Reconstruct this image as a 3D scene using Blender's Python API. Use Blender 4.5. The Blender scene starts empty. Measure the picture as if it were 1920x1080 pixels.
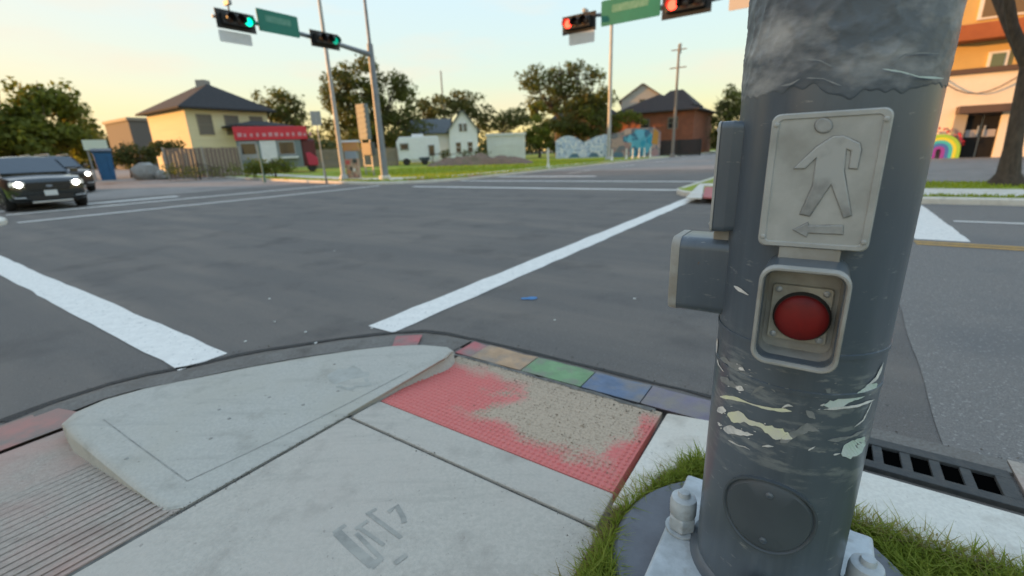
import bpy, bmesh, math, random
import numpy as np
from mathutils import Vector, Matrix, noise as mnoise

rnd = random.Random(7)
nrs = np.random.RandomState(11)
SC = bpy.context.scene
COL = SC.collection

# ------------------------------------------------------------------ camera
H = 1.30                      # eye height above the street
FPX, PITCH, ROLL, YAW = 850.0, math.radians(16.7), math.radians(2.2), math.radians(34.5)
CF = Vector((0, math.cos(PITCH), -math.sin(PITCH)))
_U0 = Vector((0, math.sin(PITCH), math.cos(PITCH))); _R0 = Vector((1, 0, 0))
CR = math.cos(ROLL) * _R0 - math.sin(ROLL) * _U0
CU = math.sin(ROLL) * _R0 + math.cos(ROLL) * _U0
cd = bpy.data.cameras.new('camera'); cam = bpy.data.objects.new('camera', cd); COL.objects.link(cam)
M = Matrix.Identity(4)
for i in range(3):
    M[i][0] = CR[i]; M[i][1] = CU[i]; M[i][2] = -CF[i]
M[2][3] = H
cam.matrix_world = M
cd.sensor_width = 36; cd.lens = FPX / 1920 * 36; cd.clip_start = 0.02; cd.clip_end = 2000
cd.dof.use_dof = True; cd.dof.focus_distance = 1.12; cd.dof.aperture_fstop = 15.94e-3 / 0.0072
SC.camera = cam

# ------------------------------------------------------------------ light
SUN_EL, SUN_AZ = math.radians(6.0), math.radians(-86)   # azimuth from +Y, clockwise
SKY_POW, SKY_SAT = 0.08, 0.95
W = bpy.data.worlds.new('World'); SC.world = W; W.use_nodes = True
wn = W.node_tree; bg = wn.nodes['Background']
sky = wn.nodes.new('ShaderNodeTexSky'); sky.sky_type = 'NISHITA'; sky.sun_disc = False
sky.sun_elevation = SUN_EL; sky.sun_rotation = SUN_AZ
sky.air_density = 1.0; sky.dust_density = 1.2; sky.ozone_density = 1.0
# sky brightness compressed to lift the light on the ground, hue kept
def wnode(t, **kw):
    n = wn.nodes.new(t)
    for k, v in kw.items(): setattr(n, k, v)
    return n
lum = wnode('ShaderNodeRGBToBW'); wn.links.new(sky.outputs[0], lum.inputs[0])
pw = wnode('ShaderNodeMath', operation='POWER'); pw.inputs[1].default_value = SKY_POW; wn.links.new(lum.outputs[0], pw.inputs[0])
dv = wnode('ShaderNodeVectorMath', operation='DIVIDE'); wn.links.new(sky.outputs[0], dv.inputs[0]); wn.links.new(lum.outputs[0], dv.inputs[1])
gm = wnode('ShaderNodeGamma'); gm.inputs[1].default_value = SKY_SAT; wn.links.new(dv.outputs[0], gm.inputs[0])
sc_ = wnode('ShaderNodeVectorMath', operation='SCALE'); wn.links.new(gm.outputs[0], sc_.inputs[0]); wn.links.new(pw.outputs[0], sc_.inputs['Scale'])
tn = wnode('ShaderNodeVectorMath', operation='MULTIPLY'); tn.inputs[1].default_value = (1.085, 1.0, 0.94); wn.links.new(sc_.outputs[0], tn.inputs[0])
# thin peach wisps of evening cloud
tcw = wnode('ShaderNodeTexCoord'); mpw = wnode('ShaderNodeMapping'); mpw.inputs['Scale'].default_value = (2.2, 2.2, 9.0); wn.links.new(tcw.outputs['Generated'], mpw.inputs[0])
nzw = wnode('ShaderNodeTexNoise'); nzw.inputs['Scale'].default_value = 1.6; nzw.inputs['Detail'].default_value = 5.0; wn.links.new(mpw.outputs[0], nzw.inputs['Vector'])
rgw = wnode('ShaderNodeMapRange'); rgw.inputs[1].default_value = 0.52; rgw.inputs[2].default_value = 0.78; rgw.inputs[4].default_value = 0.55; wn.links.new(nzw.outputs[0], rgw.inputs[0])
mxw = wnode('ShaderNodeMix', data_type='RGBA'); mxw.inputs[7].default_value = (1.25, 1.02, 0.78, 1); wn.links.new(rgw.outputs[0], mxw.inputs[0]); wn.links.new(tn.outputs[0], mxw.inputs[6])
wn.links.new(mxw.outputs[2], bg.inputs[0]); bg.inputs[1].default_value = 0.15
sd = bpy.data.lights.new('sun', 'SUN'); sun = bpy.data.objects.new('sun', sd); COL.objects.link(sun)
sd.energy = 1.2; sd.angle = math.radians(1.0); sd.color = (1.0, 0.46, 0.13)
sdir = Vector((math.sin(SUN_AZ) * math.cos(SUN_EL), math.cos(SUN_AZ) * math.cos(SUN_EL), math.sin(SUN_EL)))
sun.rotation_euler = sdir.to_track_quat('Z', 'Y').to_euler(); sun.location = (-40, 0, 30)
SC.view_settings.view_transform = 'Standard'; SC.view_settings.look = 'None'
SC.view_settings.exposure = 2.5; SC.view_settings.gamma = 1.0
SC.cycles.use_denoising = True
SC.cycles.max_bounces = 6

# ------------------------------------------------------------------ street frame: u along the avenue ahead-right, v to the left
UX, UY = math.sin(YAW), math.cos(YAW)
VX, VY = -UY, UX
UV = Vector((UX, UY, 0)); VV = Vector((VX, VY, 0))
def P(u, v, z=0.0): return Vector((u * UX + v * VX, u * UY + v * VY, z))
def K(u, v, z):      # the same sight line as street point (u, v), met at height z
    s = 1 - z / H
    return P(u * s, v * s, z)
def ray(px, py): return (CF + CR * ((px - 960) / FPX) - CU * ((py - 540) / FPX))
EYE = Vector((0, 0, H))
def hitv(px, py, v):
    d = ray(px, py); t = v / d.dot(VV); return EYE + d * t
def hitu(px, py, u):
    d = ray(px, py); t = u / d.dot(UV); return EYE + d * t
def hitz(px, py, z):
    d = ray(px, py); t = (z - H) / d.z; return EYE + d * t
def horizon(px):
    a = ray(px, 200).z; b = ray(px, 400).z
    return 200 + 200 * a / (a - b)
def T(v): return min(1.0, max(0.0, v - 20) * 0.014)    # the land rises gently to the left
def at(px, r):       # a ground spot seen at column px, r metres away
    d = ray(px, horizon(px)); d.z = 0; d.normalize(); p = d * r
    p.z = T(p.dot(VV)) + 0.1 if r > 15 else 0
    return p
def zat(px, py, r):
    d = ray(px, py); return H + r * d.z / math.hypot(d.x, d.y)
def ext(px, p, d):   # length along d from p until column px is reached
    n = ray(px, horizon(px)); n = Vector((-n.y, n.x, 0))
    return -p.dot(n) / d.dot(n)

# ------------------------------------------------------------------ materials
MATS = {}
def nd(nt, t, **kw):
    n = nt.nodes.new(t)
    for k, v in kw.items():
        if k in n.inputs: n.inputs[k].default_value = v
        else: setattr(n, k, v)
    return n
def mat(name, col, rough=0.6, metal=0.0, col2=None, scale=8.0, detail=6.0, bump=0.0, bscale=None, emit=None, estr=0.0,
        col3=None, scale3=1.0, lo=0.35, hi=0.65, lo3=0.5, hi3=0.7, spec=0.5, alpha=None, coat=0.0, stretch=None, bdist=0.01):
    if name in MATS: return MATS[name]
    m = bpy.data.materials.new(name); m.use_nodes = True; nt = m.node_tree
    b = nt.nodes['Principled BSDF']
    c4 = lambda c: (c[0], c[1], c[2], 1)
    b.inputs['Base Color'].default_value = c4(col); b.inputs['Roughness'].default_value = rough
    b.inputs['Metallic'].default_value = metal; b.inputs['Specular IOR Level'].default_value = spec
    if coat: b.inputs['Coat Weight'].default_value = coat; b.inputs['Coat Roughness'].default_value = 0.05
    tc = nd(nt, 'ShaderNodeTexCoord'); vec = tc.outputs['Object']
    if stretch:
        mp = nd(nt, 'ShaderNodeMapping'); mp.inputs['Scale'].default_value = stretch; nt.links.new(vec, mp.inputs[0]); vec = mp.outputs[0]
    out = None
    if col2:
        n = nd(nt, 'ShaderNodeTexNoise', Scale=scale, Detail=detail, Roughness=0.6); nt.links.new(vec, n.inputs['Vector'])
        r = nd(nt, 'ShaderNodeMapRange'); r.inputs[1].default_value = lo; r.inputs[2].default_value = hi; nt.links.new(n.outputs[0], r.inputs[0])
        mx = nd(nt, 'ShaderNodeMix', data_type='RGBA'); mx.inputs[6].default_value = c4(col); mx.inputs[7].default_value = c4(col2)
        nt.links.new(r.outputs[0], mx.inputs[0]); out = mx.outputs[2]
        if col3:
            n3 = nd(nt, 'ShaderNodeTexNoise', Scale=scale3, Detail=5.0, Roughness=0.55); nt.links.new(vec, n3.inputs['Vector'])
            r3 = nd(nt, 'ShaderNodeMapRange'); r3.inputs[1].default_value = lo3; r3.inputs[2].default_value = hi3; nt.links.new(n3.outputs[0], r3.inputs[0])
            m3 = nd(nt, 'ShaderNodeMix', data_type='RGBA'); m3.inputs[7].default_value = c4(col3)
            nt.links.new(out, m3.inputs[6]); nt.links.new(r3.outputs[0], m3.inputs[0]); out = m3.outputs[2]
        nt.links.new(out, b.inputs['Base Color'])
    if bump:
        n2 = nd(nt, 'ShaderNodeTexNoise', Scale=bscale or scale * 3, Detail=4.0); nt.links.new(vec, n2.inputs['Vector'])
        bp = nd(nt, 'ShaderNodeBump', Strength=bump, Distance=bdist); nt.links.new(n2.outputs[0], bp.inputs['Height'])
        nt.links.new(bp.outputs[0], b.inputs['Normal'])
    if emit:
        b.inputs['Emission Color'].default_value = c4(emit); b.inputs['Emission Strength'].default_value = estr
    if alpha is not None: b.inputs['Alpha'].default_value = alpha
    MATS[name] = m
    return m
def layer(m, sc, scale, lo, hi, col, amt, det=6.0, rot=0.0):
    nt = m.node_tree; b = nt.nodes['Principled BSDF']; tc = nd(nt, 'ShaderNodeTexCoord')
    mp = nd(nt, 'ShaderNodeMapping'); mp.inputs['Scale'].default_value = sc; mp.inputs['Rotation'].default_value = (0, 0, rot); nt.links.new(tc.outputs['Object'], mp.inputs[0])
    n = nd(nt, 'ShaderNodeTexNoise', Scale=scale, Detail=det, Roughness=0.6); nt.links.new(mp.outputs[0], n.inputs['Vector'])
    r = nd(nt, 'ShaderNodeMapRange'); r.inputs[1].default_value = lo; r.inputs[2].default_value = hi; r.inputs[4].default_value = amt; nt.links.new(n.outputs[0], r.inputs[0])
    mx = nd(nt, 'ShaderNodeMix', data_type='RGBA'); mx.inputs[7].default_value = (*col, 1); nt.links.new(r.outputs[0], mx.inputs[0])
    src = b.inputs['Base Color'].links[0].from_socket; nt.links.new(src, mx.inputs[6]); nt.links.new(mx.outputs[2], b.inputs['Base Color'])
    return m
def leafmat(name, c1, c2):
    if name in MATS: return MATS[name]
    m = bpy.data.materials.new(name); m.use_nodes = True; nt = m.node_tree; b = nt.nodes['Principled BSDF']
    g = nd(nt, 'ShaderNodeNewGeometry')
    mx = nd(nt, 'ShaderNodeMix', data_type='RGBA'); mx.inputs[6].default_value = (*c1, 1); mx.inputs[7].default_value = (*c2, 1)
    nt.links.new(g.outputs['Random Per Island'], mx.inputs[0]); nt.links.new(mx.outputs[2], b.inputs['Base Color'])
    b.inputs['Roughness'].default_value = 0.6; b.inputs['Specular IOR Level'].default_value = 0.25
    tr = nd(nt, 'ShaderNodeBsdfTranslucent'); nt.links.new(mx.outputs[2], tr.inputs[0])
    ms = nd(nt, 'ShaderNodeMixShader'); ms.inputs[0].default_value = 0.55
    nt.links.new(b.outputs[0], ms.inputs[1]); nt.links.new(tr.outputs[0], ms.inputs[2])
    nt.links.new(ms.outputs[0], nt.nodes['Material Output'].inputs[0])
    MATS[name] = m
    return m

# ------------------------------------------------------------------ mesh helpers
class MB:
    def __init__(s): s.v = []; s.f = []
    def add(s, vs, fs):
        o = len(s.v); s.v += [tuple(x) for x in vs]; s.f += [tuple(i + o for i in f) for f in fs]; return s
    def box(s, c, d, ax=None, ay=None, az=None):
        ax = Vector(ax or (1, 0, 0)); ay = Vector(ay or (0, 1, 0)); az = Vector(az or (0, 0, 1)); c = Vector(c)
        vs = [c + ax * (d[0] / 2 * i) + ay * (d[1] / 2 * j) + az * (d[2] / 2 * k) for k in (-1, 1) for j in (-1, 1) for i in (-1, 1)]
        return s.add(vs, [(0, 2, 3, 1), (4, 5, 7, 6), (0, 1, 5, 4), (2, 6, 7, 3), (0, 4, 6, 2), (1, 3, 7, 5)])
    def quad(s, a, b, c, d): return s.add([a, b, c, d], [(0, 1, 2, 3)])
    def tube(s, path, rad, n=10, cap=True):
        path = [Vector(p) for p in path]; rings = []
        if not isinstance(rad, (list, tuple)): rad = [rad] * len(path)
        for i, p in enumerate(path):
            t = (path[min(i + 1, len(path) - 1)] - path[max(i - 1, 0)]).normalized()
            a = t.orthogonal() if abs(t.z) < 0.95 else Vector((1, 0, 0)); a = (a - t * a.dot(t)).normalized(); b = t.cross(a)
            rings.append([p + (a * math.cos(2 * math.pi * k / n) + b * math.sin(2 * math.pi * k / n)) * rad[i] for k in range(n)])
        vs = [q for r in rings for q in r]; fs = []
        for i in range(len(rings) - 1):
            for k in range(n):
                fs.append((i * n + k, i * n + (k + 1) % n, (i + 1) * n + (k + 1) % n, (i + 1) * n + k))
        if cap: fs += [tuple(range(n - 1, -1, -1)), tuple(range((len(rings) - 1) * n, len(rings) * n))]
        return s.add(vs, fs)
    def lathe(s, prof, c=(0, 0, 0), n=32, ax=(0, 0, 1)):
        ax = Vector(ax).normalized(); a = ax.orthogonal().normalized(); b = ax.cross(a); c = Vector(c)
        vs = []; fs = []
        for r, z in prof:
            vs += [c + ax * z + (a * math.cos(2 * math.pi * k / n) + b * math.sin(2 * math.pi * k / n)) * r for k in range(n)]
        for i in range(len(prof) - 1):
            for k in range(n): fs.append((i * n + k, i * n + (k + 1) % n, (i + 1) * n + (k + 1) % n, (i + 1) * n + k))
        fs += [tuple(range(n - 1, -1, -1)), tuple(range((len(prof) - 1) * n, len(prof) * n))]
        return s.add(vs, fs)
    def prism(s, bot, top):       # two loops of equal length
        n = len(bot); fs = [(i, (i + 1) % n, n + (i + 1) % n, n + i) for i in range(n)]
        fs += [tuple(range(n - 1, -1, -1)), tuple(range(n, 2 * n))]
        return s.add(list(bot) + list(top), fs)
    def loft(s, loops, cap=True):
        n = len(loops[0]); vs = [q for l in loops for q in l]; fs = []
        for i in range(len(loops) - 1):
            for k in range(n): fs.append((i * n + k, i * n + (k + 1) % n, (i + 1) * n + (k + 1) % n, (i + 1) * n + k))
        if cap: fs += [tuple(range(n - 1, -1, -1)), tuple(range((len(loops) - 1) * n, len(loops) * n))]
        return s.add(vs, fs)
    def build(s, name, m, parent=None, smooth=False, bevel=0.0, seg=2, fix=True):
        me = bpy.data.meshes.new(name); me.from_pydata(s.v, [], s.f); me.validate()
        if fix or bevel:
            bm = bmesh.new(); bm.from_mesh(me)
            bmesh.ops.recalc_face_normals(bm, faces=bm.faces)
            if bevel:
                es = [e for e in bm.edges if len(e.link_faces) == 2 and e.calc_face_angle(0) > 0.5]
                bmesh.ops.bevel(bm, geom=es, offset=bevel, segments=seg, affect='EDGES', profile=0.6)
            bm.to_mesh(me); bm.free()
        if smooth:
            me.polygons.foreach_set('use_smooth', [True] * len(me.polygons))
            me.set_sharp_from_angle(angle=math.radians(40))
        me.materials.append(m)
        o = bpy.data.objects.new(name, me); COL.objects.link(o)
        if parent is not None: o.parent = parent
        return o
def tag(o, label=None, cat=None, group=None, kind=None):
    if label: o['label'] = label
    if cat: o['category'] = cat
    if group: o['group'] = group
    if kind: o['kind'] = kind
    return o
def thing(name, label, cat, loc=(0, 0, 0), rz=0.0, group=None):
    o = bpy.data.objects.new(name, None); COL.objects.link(o); o.location = loc; o.rotation_euler = (0, 0, rz)
    o.empty_display_size = 0.1
    return tag(o, label, cat, group)
def struct(o): o['kind'] = 'structure'; return o
def rz_of(d): return math.atan2(d.y, d.x)
def local(o):   # world -> local converter for an Empty placed with location + rz
    Mi = (Matrix.Translation(o.location) @ Matrix.Rotation(o.rotation_euler.z, 4, 'Z')).inverted()
    return lambda p: Mi @ Vector(p)

# ------------------------------------------------------------------ palette
asphalt = mat('asphalt', (0.172, 0.158, 0.144), 0.85, col2=(0.112, 0.104, 0.096), scale=120, detail=8, bump=0.6, bscale=260, bdist=0.006, lo=0.38, hi=0.62, col3=(0.205, 0.178, 0.152), scale3=0.35, lo3=0.42, hi3=0.75, spec=0.35)
layer(asphalt, (1, 1, 1), 55.0, 0.62, 0.68, (0.30, 0.285, 0.26), 0.55, 3.0); layer(asphalt, (1, 1, 1), 30.0, 0.64, 0.72, (0.05, 0.048, 0.046), 0.6, 3.0)
layer(asphalt, (1, 1, 1), 3.2, 0.64, 0.74, (0.075, 0.07, 0.066), 0.5, 8.0); layer(asphalt, (1, 1, 1), 1.1, 0.52, 0.70, (0.088, 0.082, 0.077), 0.7, 11.0)
_nt = asphalt.node_tree
for _n in list(_nt.nodes):
    if _n.type == 'TEX_NOISE' and abs(_n.inputs['Scale'].default_value - 0.35) < 1e-4:
        _mp = _nt.nodes.new('ShaderNodeMapping'); _mp.inputs['Rotation'].default_value = (0, 0, -(math.pi / 2 - YAW)); _mp2 = _nt.nodes.new('ShaderNodeMapping'); _mp2.inputs['Scale'].default_value = (5.0, 0.7, 1)
        _src = _n.inputs['Vector'].links[0].from_socket; _nt.links.new(_src, _mp.inputs[0]); _nt.links.new(_mp.outputs[0], _mp2.inputs[0]); _nt.links.new(_mp2.outputs[0], _n.inputs['Vector'])
asphalt_old = mat('asphalt_old', (0.25, 0.232, 0.212), 0.9, col2=(0.145, 0.136, 0.126), scale=160, detail=6, bump=0.5, bscale=300, bdist=0.004, col3=(0.15, 0.147, 0.143), scale3=0.6, spec=0.3)
def conc(name, a, b, c, **kw):
    m = mat(name, a, 0.85, col2=b, scale=75, detail=6, bump=0.45, bscale=150, bdist=0.004, col3=c, scale3=1.8, lo3=0.46, hi3=0.74, lo=0.34, hi=0.66, spec=0.25, **kw)
    d = tuple(x * 0.62 for x in c)
    layer(m, (1, 1, 1), 6.0, 0.54, 0.74, d, 0.6, 12.0)                       # stains
    layer(m, (1, 1, 1), 38.0, 0.67, 0.72, tuple(x * 0.55 for x in c), 0.65, 3.0)  # pits and specks
    layer(m, (0.6, 5, 1), 4.0, 0.55, 0.8, tuple(x * 0.8 for x in b), 0.6, 6.0, YAW)
    return m
layer(asphalt_old, (1, 1, 1), 60.0, 0.60, 0.66, (0.42, 0.40, 0.37), 0.6, 3.0)
concrete = conc('concrete', (0.52, 0.48, 0.415), (0.44, 0.41, 0.355), (0.50, 0.45, 0.39))
concrete_wet = conc('concrete_wedge', (0.49, 0.47, 0.415), (0.415, 0.40, 0.355), (0.44, 0.415, 0.35))
concrete_pale = conc('concrete_pale', (0.74, 0.71, 0.63), (0.64, 0.61, 0.54), (0.60, 0.54, 0.45))
concrete_brown = conc('concrete_brown', (0.44, 0.385, 0.325), (0.33, 0.285, 0.24), (0.46, 0.30, 0.25))
kerbgrey = conc('kerb_grey', (0.22, 0.21, 0.19), (0.15, 0.135, 0.12), (0.12, 0.105, 0.09))
white_paint = mat('road_paint_white', (0.84, 0.81, 0.75), 0.7, col2=(0.74, 0.715, 0.66), scale=12, detail=10, col3=(0.34, 0.34, 0.32), scale3=38, lo3=0.60, hi3=0.72, bump=0.15, bscale=300, bdist=0.003)
yellow_paint = mat('road_paint_yellow', (0.62, 0.36, 0.08), 0.7, col2=(0.45, 0.28, 0.09), scale=9)
dark_tar = mat('tar', (0.028, 0.027, 0.026), 0.8, col2=(0.05, 0.046, 0.042), scale=40, bump=0.6, bscale=120)
grassg = mat('lawn', (0.26, 0.33, 0.02), 0.9, col2=(0.32, 0.38, 0.03), scale=1.6, col3=(0.24, 0.22, 0.06), scale3=0.35, bump=0.6, bscale=30, bdist=0.05)
soil = mat('soil', (0.13, 0.10, 0.065), 0.95, col2=(0.08, 0.06, 0.038), scale=14, bump=0.7, bscale=50)
galv = mat('galvanised', (0.46, 0.48, 0.49), 0.5, 0.55, col2=(0.36, 0.38, 0.39), scale=20)
polegrey = mat('pole_grey_far', (0.23, 0.26, 0.28), 0.5, 0.2, col2=(0.18, 0.20, 0.22), scale=3)
black = mat('black_plastic', (0.012, 0.012, 0.013), 0.45)
bark = mat('bark', (0.10, 0.075, 0.055), 0.95, col2=(0.05, 0.038, 0.03), scale=14, bump=0.8, bscale=25, stretch=(1, 1, 0.3), bdist=0.03)
shingle = mat('shingle', (0.045, 0.042, 0.043), 0.9, col2=(0.028, 0.027, 0.029), scale=6, bump=0.4, bscale=10, bdist=0.02)
glass_dark = mat('window_glass', (0.02, 0.025, 0.03), 0.08, spec=0.8)
white_wall = mat('white_siding', (0.80, 0.82, 0.82), 0.7, col2=(0.74, 0.76, 0.77), scale=3)
L_dark = leafmat('leaf_dark', (0.085, 0.10, 0.028), (0.16, 0.165, 0.05))
L_mid = leafmat('leaf_mid', (0.13, 0.16, 0.026), (0.22, 0.235, 0.048))
L_lit = leafmat('leaf_light', (0.19, 0.22, 0.02), (0.28, 0.28, 0.035))
L_grass = leafmat('grass_blade', (0.19, 0.26, 0.025), (0.36, 0.40, 0.07))
L_lawn = leafmat('lawn_blade', (0.26, 0.33, 0.025), (0.40, 0.45, 0.05))
L_dry = leafmat('grass_dry', (0.42, 0.38, 0.13), (0.26, 0.21, 0.08))
#PART1

# ================================================================== SETTING
def sheet(name, fn, us, vs, m, parent=None, kind=True):
    b = MB(); nu = len(us)
    for v in vs:
        for u in us: b.v.append(tuple(fn(u, v)))
    for j in range(len(vs) - 1):
        for i in range(nu - 1): b.f.append((j * nu + i, j * nu + i + 1, (j + 1) * nu + i + 1, (j + 1) * nu + i))
    o = b.build(name, m, parent, smooth=True, fix=True)
    if kind and parent is None: struct(o)
    return o
ground_m = mat('ground', (0.10, 0.12, 0.05), 0.95, col2=(0.14, 0.12, 0.07), scale=0.2)
sheet('ground', lambda u, v: P(u, v, -0.12 + T(v)), [-900, -200, 200, 900], [-900, -200, 20, 91.4, 200, 900], ground_m)
road = sheet('road', lambda u, v: P(u, v, T(v)), [-90, -30, -5, 5, 15, 30, 60, 140], [-90, -30, 0, 10, 20, 50, 91.4, 130], asphalt)
def strip(name, u0, u1, v0, v1, m, z=0.004, parent=None, n=1, wob=0.0):
    b = MB(); N = max(n, 1)
    if abs(u1 - u0) > abs(v1 - v0):
        a = [(u0 + (u1 - u0) * i / N) for i in range(N + 1)]
        lo = [P(u, v0 + wob * rnd.uniform(-1, 1), T(v0) + z) for u in a]; hi = [P(u, v1 + wob * rnd.uniform(-1, 1), T(v1) + z) for u in a]
    else:
        a = [(v0 + (v1 - v0) * i / N) for i in range(N + 1)]
        lo = [P(u0 + wob * rnd.uniform(-1, 1), v, T(v) + z) for v in a]; hi = [P(u1 + wob * rnd.uniform(-1, 1), v, T(v) + z) for v in a]
    b.v = [tuple(q) for q in lo + hi]; b.f = [(i, i + 1, N + 1 + i + 1, N + 1 + i) for i in range(N)]
    return b.build(name, m, parent)
# older, paler paving on the right-hand street
b = MB(); edge = []
for i in range(40):
    u = 2.36 + 9.8 * i / 39; edge.append(P(u, -0.58 + 0.006 * math.sin(i * 1.3) + (u - 2.4) * -0.02, 0.004))
far = [P(2.36 + 9.8 * i / 39, -60, 0.004) for i in range(40)]
b.v = [tuple(q) for q in edge + far]; b.f = [(i, i + 1, 41 + i, 40 + i) for i in range(39)]
b.build('old_paving', asphalt_old, road)
pale_pave = mat('pale_paving', (0.30, 0.275, 0.25), 0.9, col2=(0.24, 0.222, 0.205), scale=3, col3=(0.20, 0.185, 0.17), scale3=0.4, spec=.3)
strip('pale_paving', 27, 120, 3.5, 15.4, pale_pave, 0.003, road)
strip('pale_paving', 2.6, 25, 24.0, 50, pale_pave, 0.003, road, 8)
strip('pale_paving', 2.6, 25, 50.0, 91, pale_pave, 0.003, road, 8)
# crosswalk bars, stop bars and lane lines
strip('crosswalk_line', 2.15, 12.3, 2.60, 2.90, white_paint, 0.006, road, 40, 0.012)
strip('crosswalk_line', 1.0, 1.30, 3.36, 15.2, white_paint, 0.006, road, 40, 0.012)
strip('crosswalk_line', 2.6, 14.6, 17.25, 17.5, white_paint, 0.006, road, 20, 0.012)
strip('crosswalk_line', 2.9, 14.8, 20.6, 20.85, white_paint, 0.006, road, 20, 0.012)
strip('stop_line', 3.0, 8.2, 22.2, 22.7, white_paint, 0.006, road, 10, 0.012)
strip('crosswalk_line', 14.3, 14.6, 3.0, 15.0, white_paint, 0.006, road, 20, 0.012)
strip('crosswalk_line', 17.8, 18.1, 3.2, 15.2, white_paint, 0.006, road, 20, 0.012)
strip('stop_line', 21.0, 21.5, 9.4, 15.2, white_paint, 0.006, road, 10, 0.012)
strip('stop_line', 7.82, 11.9, -1.62, -1.08, white_paint, 0.010, road, 20, 0.012)
for du in (0, 0.16): strip('centre_line', 7.44 + du, 7.53 + du, -60, -1.05, yellow_paint, 0.010, road, 40, 0.006)
strip('lane_line', 9.68, 9.78, -60, -1.75, white_paint, 0.010, road, 30, 0.008)
for k in range(9): strip('lane_line', 24 + 8 * k, 27 + 8 * k, 12.2, 12.3, white_paint, 0.006, road)
# sealed cracks in the asphalt
def crack(pts, w, m=dark_tar, z=0.005, name='crack_seal'):
    b = MB(); L = []; R = []
    for i, p in enumerate(pts):
        a = Vector(pts[max(i - 1, 0)]); c = Vector(pts[min(i + 1, len(pts) - 1)]); d = (c - a); d = Vector((-d.y, d.x)).normalized()
        ww = w * rnd.uniform(0.5, 1.3); q = Vector(p); L.append(P(*(q + d * ww / 2), z)); R.append(P(*(q - d * ww / 2), z))
    n = len(pts); b.v = [tuple(q) for q in L + R]; b.f = [(i, i + 1, n + i + 1, n + i) for i in range(n - 1)]
    return b.build(name, m, road)
def wob(a, c, n, s):
    return [(a[0] + (c[0] - a[0]) * i / n + rnd.uniform(-s, s), a[1] + (c[1] - a[1]) * i / n + rnd.uniform(-s, s)) for i in range(n + 1)]
seam = mat('asphalt_seam', (0.06, 0.059, 0.058), 0.85, col2=(0.045, 0.044, 0.043), scale=30, bump=0.4, bscale=200)
crack(wob((2.37, -8), (2.365, 2.0), 60, 0.006), 0.035)
# small litter and paint marks
blue_mark = mat('blue_mark', (0.06, 0.20, 0.42), 0.7)
c = hitz(993, 559, 0.007)
b = MB(); n = 10
b.add([c + Vector((math.cos(k / n * 6.283) * 0.075 * rnd.uniform(.7, 1.2), math.sin(k / n * 6.283) * 0.05 * rnd.uniform(.6, 1.2), 0)) for k in range(n)], [tuple(range(n))])
b.build('blue_paint_spot', blue_mark, road)
chip = mat('litter_chip', (0.7, 0.7, 0.66), 0.7)
for px, py in ((592, 643), (627, 470), (697, 615), (515, 603), (1040, 600), (573, 622), (505, 560), (860, 560), (460, 640), (1190, 560)):
    c = hitz(px, py, 0.006); s = rnd.uniform(0.007, 0.016)
    MB().box(c, (s * 1.6, s, 0.006), (math.cos(px), math.sin(px), 0), (-math.sin(px), math.cos(px), 0)).build('litter_chip', chip, road)

# ---- raised lots behind their kerbs
def lot(name, rows, far_u, m, h=0.13, nk=8, kerb_m=concrete_pale, skirt=True):
    """rows: (v, u at kerb); land spans from the kerb to far_u"""
    b = MB(); kb = MB(); n = nk + 1
    sgn = 1 if far_u > rows[0][1] else -1
    for v, u0 in rows:
        for k in range(n):
            t = (k / nk) ** 2; u = u0 + sgn * 0.15 + (far_u - u0 - sgn * 0.15) * t
            b.v.append(tuple(P(u, v, T(v) + h - 0.004)))
    for j in range(len(rows) - 1):
        for k in range(nk): b.f.append((j * n + k, j * n + k + 1, (j + 1) * n + k + 1, (j + 1) * n + k))
    o = struct(b.build(name, m))
    prof = [(0, -0.05), (0, h - 0.03), (0.03, h), (0.16, h), (0.16, -0.05)]
    kb.loft([[P(u0 + sgn * a, v, T(v) + z) for a, z in prof] for v, u0 in rows])
    kb.build('kerb', kerb_m, o)
    return o
def arc(cu, cv, r, a0, a1, n=8): return [(cv + r * math.sin(a0 + (a1 - a0) * i / n), cu + r * math.cos(a0 + (a1 - a0) * i / n)) for i in range(n + 1)]
HP = math.pi / 2
rowsFL = [(15.42, 120), (15.421, 60), (15.423, 30), (15.425, 19.0)] + arc(19.0, 19.23, 3.8, -HP, -HP - HP * 0.97, 10)
rowsFL = [(v, u) for v, u in rowsFL] + [(24, 15.35), (37, 16.6), (54, 19.3), (70, 22.5), (91.4, 25), (130, 25)]
rowsFL = sorted(rowsFL, key=lambda r: (r[0], -r[1]))
# the avenue-side edge needs its own kerb; the lot itself starts at the corner
lawn = lot('lawn', [r for r in rowsFL if r[0] >= 15.425 and r[1] < 19.5], 125, grassg)
kb = MB(); prof = [(0, -0.05), (0, 0.10), (0.03, 0.13), (0.16, 0.13), (0.16, -0.05)]
kb.loft([[P(u, 15.42 + a, z) for a, z in prof] for u in (19, 30, 60, 125)]); kb.build('kerb', concrete_pale, lawn)
rowsFR = [(-80, 12.2), (-30, 12.2), (-8, 12.2), (-2, 12.2), (1.9, 12.22)] + [(1.9 + 1.6 * math.sin(a), 13.82 - 1.6 * math.cos(a)) for a in (0.3, 0.6, 0.9, 1.2, 1.4, 1.53)]
verge = lot('verge', rowsFR, 125, grassg)
kb = MB(); kb.loft([[P(u, 3.5 - a, z) for a, z in prof] for u in (13.82, 30, 60, 125)]); kb.build('kerb', concrete_pale, verge)
rowsNL = [(15.6 + 2.4 * (1 - math.cos(a)), 0.2 + 2.3 * math.sin(a)) for a in (0.05, 0.4, 0.8, 1.2, 1.5)] + [(20, 2.55), (50, 2.6), (91.4, 2.6), (120, 2.6)]
nearleft = lot('verge', rowsNL, -60, grassg)
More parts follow.
